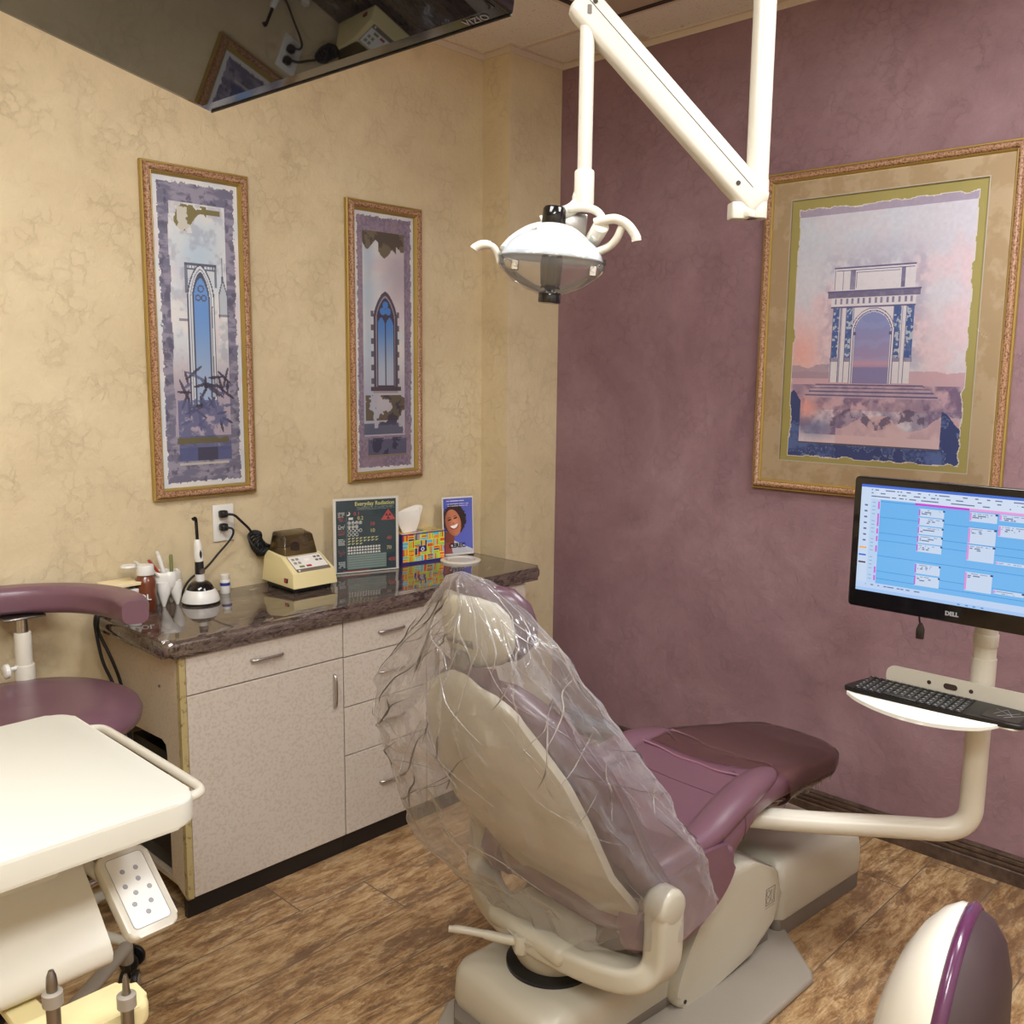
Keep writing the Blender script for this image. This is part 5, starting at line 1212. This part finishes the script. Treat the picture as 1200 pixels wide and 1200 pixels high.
def cell(p, sc):
    d, pts = noise.voronoi(p*sc); return d[1]-d[0]
for i in range(NZ):
    k = i/(NZ-1); z = .30+(1.112-.30)*k
    FR = (fa_(z), rb_(z)); FL = (fa_(z)-.02, lb_(z)-.03); BL = (la_(z), lb_(z)); BR = (ra_(z), rb_(z)-.0)
    poly = [BR, ((BR[0]+FR[0])/2, BR[1]-.03*(1-k)), FR, (FR[0]+.03*(1-k), (FR[1]+FL[1])/2), FL, ((FL[0]+BL[0])/2, BL[1]+.03*(1-k)), BL, ((BL[0]+BR[0])/2-.045*math.sin(PI*k), (BL[1]+BR[1])/2)]
    poly = smooth_poly(poly, 2); 
    # resample by arclength
    P = [V((x, y, 0)) for x, y in poly]; P.append(P[0].copy()); Ls = [0]
    for a_, b_ in zip(P, P[1:]): Ls.append(Ls[-1]+(b_-a_).length)
    ring = []; ctr = sum(P[:-1], V())/len(P[:-1])
    for q in range(NP):
        s = Ls[-1]*q/NP; j = 0
        while j < len(Ls)-2 and Ls[j+1] < s: j += 1
        p = P[j].lerp(P[j+1], (s-Ls[j])/max(1e-9, Ls[j+1]-Ls[j])); an = 2*PI*q/NP
        w3 = V((p.x, p.y, z)); nrm = (p-ctr).normalized()
        amp = min(1, (1-k)*3+.55)
        # long pleats running up to the tip + facet creases
        tw = V((math.cos(an)*2.2, math.sin(an)*2.2, z*1.3))
        q1 = V((math.cos(an)*.34, math.sin(an)*.34, z)); d = .026*(cell(q1+V((7, 1, 4)), 6.0)-.22)+.016*(cell(q1+V((3, 1, 2)), 11)-.2)+.010*(cell(q1, 20)-.2)*(.4+.6*k)+.012*ridge(tw, 1.7)+.007*math.sin(an*9+z*5+2*noise.noise(w3*4))*k
        zz = z+.012*noise.noise(w3*7)
        if i == 0: zz += .0
        lowz = .02*math.sin(an*2+1.2)+.018*noise.noise(tw*2.1) ; zz += lowz*(1-k)**3
        # bottom edge rises towards the near front corner
        zz += (1-k)**2*(.055*max(0, (p.x+.72)/.25)*max(0, 1-(p.y+.13)/.5))
        ring.append(bm.verts.new((p.x+nrm.x*d*amp, p.y+nrm.y*d*amp, zz)))
    rings.append(ring)
for a_, b_ in zip(rings, rings[1:]):
    for q in range(NP): bm.faces.new((a_[q], a_[(q+1) % NP], b_[(q+1) % NP], b_[q]))
tip = bm.verts.new((-.968, .17, 1.128))
for q in range(NP): bm.faces.new((rings[-1][q], rings[-1][(q+1) % NP], tip))
bagm = obj('film', bm, 'film', bag, 13)
# pale strips laid along the creases, painting highlights onto the film
bm = NB(); rg = random.Random(12)
def bagpt(u, k):
    q = int(u*NP) % NP; i = max(0, min(NZ-1, int(k*(NZ-1)))); return bagco[i][q]
bagco = []
me = bagm.data
for i in range(NZ): bagco.append([me.vertices[i*NP+q].co.copy() for q in range(NP)])
for s in range(110):
    u = rg.random(); k = .15+rg.random()*.75; L = rg.randint(3, 6); du = rg.uniform(-5, 5); pts = []
    for j in range(L):
        kk = k+j*3.2/NZ
        if kk > .985: break
        p = bagpt((u+du*j/NP) % 1, kk); c = V((-.75, .17, p.z)); n_ = (p-c).normalized(); pts.append(p+n_*.004)
    if len(pts) > 2:
        pts = spline(pts, 4); tube(bm, pts, [.0003+.0020*math.sin(PI*(j+.5)/len(pts)) for j in range(len(pts))], 5, flat=.35)
for s in range(17):
    u = (.02+s/17+rg.uniform(-.012, .012)) % 1; k1 = rg.uniform(.66, .88); n_s = 9; pts = []; tw_ = rg.uniform(-3, 3)
    for j in range(n_s):
        kk = .985+(k1-.985)*j/(n_s-1); p = bagpt((u+tw_*j/NP) % 1, kk); c = V((-.80, .17, p.z)); pts.append(p+(p-c).normalized()*.003)
    pts = spline(pts, 4); tube(bm, pts, [.0003+.0021*math.sin(PI*(j+.5)/len(pts))*(1-.4*(s % 3)/2) for j in range(len(pts))], 5, flat=.3)
obj('fold', bm, 'film_fold', bag, 20)

# ---- smoky plastic sleeve on the foot end
slv = chair_empty('foot_sleeve', 'smoky clear plastic sleeve over the foot end of the leg rest', 'plastic cover')
bm = NB(); ss = []
for i, a_ in enumerate(alist(-.185, .322, 46)):
    row = []
    for k, p in enumerate(seat_sec(a_, .006, 64)):
        an = 2*PI*k/64; s = math.sin(an); und = max(0, -s)
        d = .0025*ridge(V(p), 9)+und*(.014*abs(math.sin(a_*75+p[1]*18+2*noise.noise(V(p)*14)))+.005)
        edge = .05*math.cos(an) if i == 0 else 0
        near = .10*max(0, -math.cos(an))*(1-i/44)**2 + .05*und*(1-i/44)**2
        row.append((p[0]+near, p[1], p[2]+(d if s > 0 else -d)))
    ss.append(row)
last = ss[-1]
for k in (.95, .8, .45, .1): ss.append([(.328+.016*(1-k), B0+(p[1]-B0)*k, .436+(p[2]-.436)*k) for p in last])
loft(bm, ss, cap=False); obj('film', bm, 'sleeve', slv, 30)
bm = NB(); rg = random.Random(3)
for q in range(60):
    a_ = -.06+.33*rg.random(); zt, zb, hw = seat_profile(a_); y = B0-hw*(.55+.42*rg.random()); L_ = .03+.03*rg.random()
    tube(bm, [(a_, y, zb-.008), (a_+.012, y+.004, zb-.014-.006*rg.random()), (a_+.02+L_*.4, y+.012, zb-.006)], [.0005, .0016, .0005], 5, flat=.4)
obj('crumpled_edge', bm, 'film', slv, 30)

# ================================================================== ASSISTANT STOOL (left)
sx_, sy_ = -2.21, -.335
t = thing('assistant_stool', 'tall stool with round plum seat and curved plum body rest, left of the worktop', 'stool', (sx_, sy_, 0))
lathe(bm := NB(), [(.001, .612), (.22, .612), (.250, .618), (.266, .634), (.270, .652), (.262, .670), (.237, .684), (.17, .693), (.08, .689), (.001, .684)], 64); obj('seat', bm, 'vinyl', t, 60)
lathe(bm := NB(), [(.001, .596), (.17, .596), (.20, .604), (.20, .613), (.001, .613)], 48); obj('seat_pan', bm, 'beige', t)
P = [(-.026+.287*math.cos(math.radians(a_)), .287*math.sin(math.radians(a_)), .900) for a_ in range(-14, 186, 5)]
P = [(P[0][0]-.006, P[0][1]-.022, .900)]+P
bm = NB(); secs = []
for i, p in enumerate(P):
    e = min(i, len(P)-1-i); k = [.80, .96, 1, 1][min(e, 3)]; an = math.radians(-14+5*(i-1)) if i else math.radians(-17); rad = V((math.cos(an), math.sin(an), 0))
    secs.append([V(p)+rad*x*k+V((0, 0, y*k)) for x, y in roundrect(-.040, .040, -.038, .038, .024, 6)])
loft(bm, secs); obj('body_rest', bm, 'vinyl', t, 50)
pp = (.078, .235, 0)
bm = NB(); cyl(bm, (pp[0], pp[1], .74), (pp[0], pp[1], .860), .0155, n=24); obj('post', bm, 'chrome', t)
bm = NB(); box(bm, pp[0]-.055, pp[0]+.055, pp[1]-.03, pp[1]+.04, .855, .862, .003, 1); obj('rest_bracket', bm, 'steel', t)
bm = NB(); cyl(bm, (pp[0], pp[1], .60), (pp[0], pp[1], .815), .0215, n=28, bev=.002); cyl(bm, (pp[0], pp[1], .60), (pp[0], pp[1], .725), .026, n=28, bev=.003); box(bm, -.02, .08, -.02, .26, .575, .598, .005, 1); obj('post_sleeve', bm, 'cream', t)
bm = NB(); lathe(bm, [(.001, 0), (.016, 0)]+[(.020, .003), (.020, .012), (.014, .016), (.001, .016)], 14); bm.transform(Matrix.Translation((pp[0]-.045, pp[1]-.02, .72))@Matrix.Rotation(-PI/2, 4, 'Y')); cyl(bm, (pp[0]-.045, pp[1]-.01, .72), (pp[0], pp[1], .72), .006, n=10); obj('adjusting_knob', bm, 'white', t)
bm = NB(); cyl(bm, (0, 0, .08), (0, 0, .60), .028, n=28); obj('gas_column', bm, 'chrome', t)
lathe(bm := NB(), [(.03, .25), (.20, .25)], 48, cap=False); bm.free()
bm = NB(); tube(bm, arc((0, 0), .20, 0, 345, 40, .26), .010, 12, closed=True)
for k in range(3): a_ = 2*PI*k/3; cyl(bm, (0, 0, .26), (.2*math.cos(a_), .2*math.sin(a_), .26), .008, n=10)
obj('foot_ring', bm, 'chrome', t)
def star_base(t, mt, R=.25, n=5, rot=.3):
    for k in range(n):
        a_ = rot+2*PI*k/n; c, s = math.cos(a_), math.sin(a_)
        bm = NB(); tube(bm, [(0, 0, .10), (.5*R*c, .5*R*s, .085), (R*c, R*s, .070)], [.024, .02, .014], 12, flat=.8); obj('leg', bm, mt, t)
        bm = NB()
        for sg in (-1, 1): q = V((R*c, R*s, .026))+V((-s, c, 0))*sg*.010; d_ = V((-s, c, 0))*sg; cyl(bm, q, q+d_*.014, .026, n=24, bev=.004)
        cyl(bm, (R*c, R*s, .03), (R*c, R*s, .07), .007, n=10); obj('caster', bm, 'black', t)
star_base(t, 'beige')
# ================================================================== DOCTOR STOOL BACKREST (bottom right)
t = thing('operator_stool', 'stool at the lower right seen edge-on, cream backrest shell with a plum pad', 'stool', (-1.722, -2.630, 0), math.radians(-82))
# local x = image right (pad side), y = away from the camera
bx, by = -.230, .0
tilt = Matrix.Translation((bx, by, .575)) @ Matrix.Rotation(math.radians(3), 4, 'Y')
def lens(bm, xs, sgn, H=.245, W=.160, n=48):
    secs = []
    for x, k in xs: secs.append([(x*sgn, W*k*math.copysign(abs(math.cos(2*PI*q/n))**.85, math.cos(2*PI*q/n)), H*k*math.copysign(abs(math.sin(2*PI*q/n))**.85, math.sin(2*PI*q/n))) for q in range(n)])
    loft(bm, secs); bm.transform(tilt)
bm = NB(); lens(bm, [(.0, .985), (.012, .985), (.030, .93), (.050, .82), (.068, .66), (.082, .46), (.090, .22), (.092, .05)], -1); lab(obj('back_shell', bm, 'cream_gloss', t, 60), 'cream glossy rear shell of the backrest')
bm = NB(); lens(bm, [(-.004, .985), (.0, 1.0), (.005, 1.008), (.010, 1.0), (.014, .98), (.015, .95)], 1); lab(obj('pad_rim', bm, 'rim_v', t, 60), 'violet rim of the backrest pad')
bm = NB(); lens(bm, [(.013, .975), (.030, .945), (.048, .85), (.062, .67), (.070, .40), (.073, .08)], 1); lab(obj('back_pad', bm, 'face_v', t, 60), 'dark plum backrest pad')
bm = NB(); tube(bm, spline([(-.312, 0.0, .56), (-.318, .0, .46), (-.29, .0, .385), (-.20, .0, .350), (.0, 0, .35)], 6), .016, 14, flat=.5); obj('back_support', bm, 'dark_metal', t)
lathe(bm := NB(), [(.001, .38), (.16, .38), (.195, .395), (.205, .42), (.195, .445), (.15, .455), (.001, .45)], 48); obj('seat', bm, 'face_v', t, 60)
bm = NB(); cyl(bm, (0, 0, .08), (0, 0, .38), .027, n=28); obj('gas_column', bm, 'black', t); star_base(t, 'dark_metal')

# ================================================================== DELIVERY CART
TX1, TY0, TY1, TZ = -2.312, -1.418, -.868, .84
t = thing('delivery_cart', 'cream dental delivery cart with a flat pale work top, lower left', 'cart', (-2.6, -1.15, 0))
o = V((2.6, 1.15, 0))
def L(x, y, z): return (x+2.6, y+1.15, z)
def bx_(bm, x0, x1, y0, y1, z0, z1, r=0, s=2): return box(bm, x0+2.6, x1+2.6, y0+1.15, y1+1.15, z0, z1, r, s)
bm = NB(); prism(bm, [(x+2.6, y+1.15) for x, y in roundrect(-2.98, TX1, TY0, TY1, .042, 6)], 'z', TZ-.044, TZ, .006, 3); lab(obj('work_top', bm, 'trayw', t), 'flat pale rounded work top')
bm = NB(); P = [L(TX1-.04, -.925, .812), L(TX1+.012, -.925, .812), L(TX1+.040, -.94, .812), L(TX1+.042, -.98, .812), L(TX1+.044, -1.30, .812), L(TX1+.040, -1.345, .812), L(TX1+.012, -1.355, .812), L(TX1-.04, -1.355, .812)]
tube(bm, smooth_poly(P, 3, False), .0085, 16); obj('side_rail', bm, 'cream', t)
bm = NB(); bx_(bm, -2.95, -2.47, -1.24, -.92, .60, .795, .015, 3); obj('cart_body', bm, 'cream', t)
# sloped drawer front: profile in (y,z)
prof = smooth_poly([(-1.215, .705), (-1.225, .71), (-1.325, .612), (-1.342, .592), (-1.345, .572), (-1.325, .557), (-1.28, .557), (-1.20, .58)], 2)
bm = NB(); prism(bm, [(y+1.15, z) for y, z in prof], 'x', -2.98+2.6, -2.437+2.6, .008, 3); obj('drawer_front', bm, 'cream', t, 45)
# control pad
pc = V(L(-2.372, -1.298, .652)); py_ = V((-.05, .755, .655)).normalized(); px_ = V((1, 0.12, -.02)); px_ = (px_-py_*px_.dot(py_)).normalized(); pz_ = px_.cross(py_)
PM = Matrix((px_, py_, pz_)).transposed().to_4x4(); PM.translation = pc
bm = NB(); prism(bm, roundrect(-.045, .045, -.078, .078, .016, 5), 'z', -.020, .0, .005, 3); bm.transform(PM); obj('control_pad', bm, 'cream', t)
bm = NB(); prism(bm, roundrect(-.034, .034, -.064, .066, .008, 4), 'z', .0, .0012); bm.transform(PM); obj('keypad_panel', bm, 'white', t)
bm = NB(); tube(bm, [(x, y, .0014) for x, y in roundrect(-.0335, .0335, -.0635, .0655, .008, 4)], .0005, 5, closed=True); bm.transform(PM); obj('keypad_outline', bm, 'txt_grey', t)
for kx, ky in ((-.012, .038), (.012, .038), (-.018, .012), (.008, .018), (.020, -.002), (-.006, -.004), (-.016, -.022), (.012, -.026), (.0, -.042)):
    bm = NB(); lathe(bm, [(.0006, .0012), (.0045, .0012), (.004, .0019), (.0006, .0019)], 12, (kx, ky, 0)); bm.transform(PM); obj('button', bm, 'txt_grey', t)
bm = NB(); tube(bm, [L(-2.40, -1.27, .66), L(-2.42, -1.22, .68), L(-2.50, -1.18, .69)], .012, 12); obj('pad_bracket', bm, 'cream', t)
# instrument holder bar
bm = NB(); prism(bm, [(x+2.6, y+1.15) for x, y in roundrect(-2.645, -2.447, -1.505, -1.425, .022, 5)], 'z', .552, .590, .010, 3)
bx_(bm, -2.60, -2.55, -1.44, -1.30, .545, .556, .003, 1); obj('instrument_holder', bm, 'amalg', t)
# pedestal
bm = NB(); bx_(bm, -2.76, -2.62, -1.13, -1.0, .10, .60, .02, 3); obj('column', bm, 'cream', t)
casters = [(-2.085, -.635), (-2.40, -1.53), (-2.95, -1.45), (-2.95, -.60)]
for cx, cy in casters:
    bm = NB(); m0 = V(L(-2.69, -1.065, .125)); e = V(L(cx-.035*(1 if cx > -2.5 else -1), cy, .125)); tube(bm, [m0, m0.lerp(e, .5), e], [.026, .022, .018], 14, flat=.7)
    cyl(bm, V((e.x, e.y, .085)), V((e.x, e.y, .135)), .016, n=18, bev=.003); obj('leg', bm, 'grey_plastic', t)
    bm = NB(); cyl(bm, V((e.x, e.y, .045)), V((e.x, e.y, .09)), .008, n=12)
    for sg in (-1, 1):
        q = V((e.x+.004, e.y, .030)); d_ = V((.8, -.6, 0))*sg; cyl(bm, q+d_*.006, q+d_*.022, .029, n=28, bev=.005)
    cs = obj('caster', bm, 'black', t)
    bm = NB()
    for sg in (-1, 1): q = V((e.x+.004, e.y, .030)); d_ = V((.8, -.6, 0))*sg; cyl(bm, q+d_*.0215, q+d_*.0235, .019, n=24)
    obj('hub', bm, 'grey_plastic', cs)
# handpieces resting in the holder
def handpiece(x, y, z1, l, tipr, mt2):
    h = thing('handpiece', l, 'handpiece', (x, y, .50))
    zz = z1-.50
    bm = NB(); tube(bm, [(0, 0, .0), (0, 0, .05), (0, 0, zz-.055), (0, 0, zz-.05)], [.0075, .009, .0095, .009], 18); obj('body', bm, 'steel', h)
    bm = NB(); tube(bm, [(0, 0, zz-.052), (0, 0, zz-.050), (0, 0, zz-.032), (0, 0, zz-.030)], [.011, .0135, .0135, .0105], 22); obj('collar', bm, 'grey_plastic', h)
    bm = NB(); tube(bm, [(0, 0, zz-.031), (0, 0, zz-.022), (0, 0, zz-.008), (0, 0, zz)], [.007, .0065*tipr, .0055*tipr, .003*tipr], 16); obj('tip', bm, mt2, h)
    bm = NB(); tube(bm, spline([(0, 0, .005), (-.005, -.01, -.08), (-.05, -.01, -.16), (-.16, .06, -.18), (-.22, .18, -.08), (-.24, .28, .02)], 6), .005, 10); obj('hose', bm, 'grey_plastic', h)
    return h
handpiece(-2.594, -1.522, .716, 'steel handpiece with open tip in the cart holder, left of the two', 1.2, 'steel')
handpiece(-2.494, -1.522, .662, 'pointed steel handpiece at the right end of the cart holder', .8, 'steel')

# ================================================================== LIGHTS
def troffer(x, y, wx, wy, power, label):
    t = thing('ceiling_light', label, 'ceiling light', (x, y, ZC))
    bm = NB(); box(bm, -wx/2+.02, wx/2-.02, -wy/2+.02, wy/2-.02, -.006, -.002); obj('diffuser', bm, 'lens', t, 0)
    bm = NB()
    for a, b, c, d in ((-wx/2, wx/2, -wy/2, -wy/2+.02), (-wx/2, wx/2, wy/2-.02, wy/2), (-wx/2, -wx/2+.02, -wy/2+.02, wy/2-.02), (wx/2-.02, wx/2, -wy/2+.02, wy/2-.02)): box(bm, a, b, c, d, -.010, -.001)
    obj('light_frame', bm, 'tgrid', t, 0)
    ld = bpy.data.lights.new('ceiling_lamp', 'AREA'); ld.shape = 'RECTANGLE'; ld.size = wx-.05; ld.size_y = wy-.05; ld.energy = power; ld.color = (.97, .985, 1)
    lo = bpy.data.objects.new('lamp', ld); COL.objects.link(lo); lo.parent = t; lo.location = (0, 0, -.012)
troffer(-2.60, -1.55, 1.2, .6, 27, 'fluorescent ceiling panel above the cart, out of frame')
troffer(-1.15, -2.75, .6, 1.2, 32, 'fluorescent ceiling panel near the mauve wall, out of frame')
troffer(-3.3, -3.2, 1.2, .6, 36, 'fluorescent ceiling panel behind the camera, out of frame')
wd = bpy.data.worlds.new('world'); SC.world = wd; wd.use_nodes = True
wd.node_tree.nodes['Background'].inputs[0].default_value = (1, .98, .95, 1); wd.node_tree.nodes['Background'].inputs[1].default_value = .3
SC.view_settings.view_transform = 'Standard'; SC.view_settings.look = 'None'; SC.view_settings.gamma = 1; SC.view_settings.use_curve_mapping = False
SC.view_settings.exposure = .34
SC.cycles.max_bounces = 14; SC.cycles.transparent_max_bounces = 24; SC.cycles.diffuse_bounces = 7; SC.cycles.caustics_reflective = False; SC.cycles.caustics_refractive = False
SC.cycles.use_denoising = True; SC.cycles.sample_clamp_indirect = 6
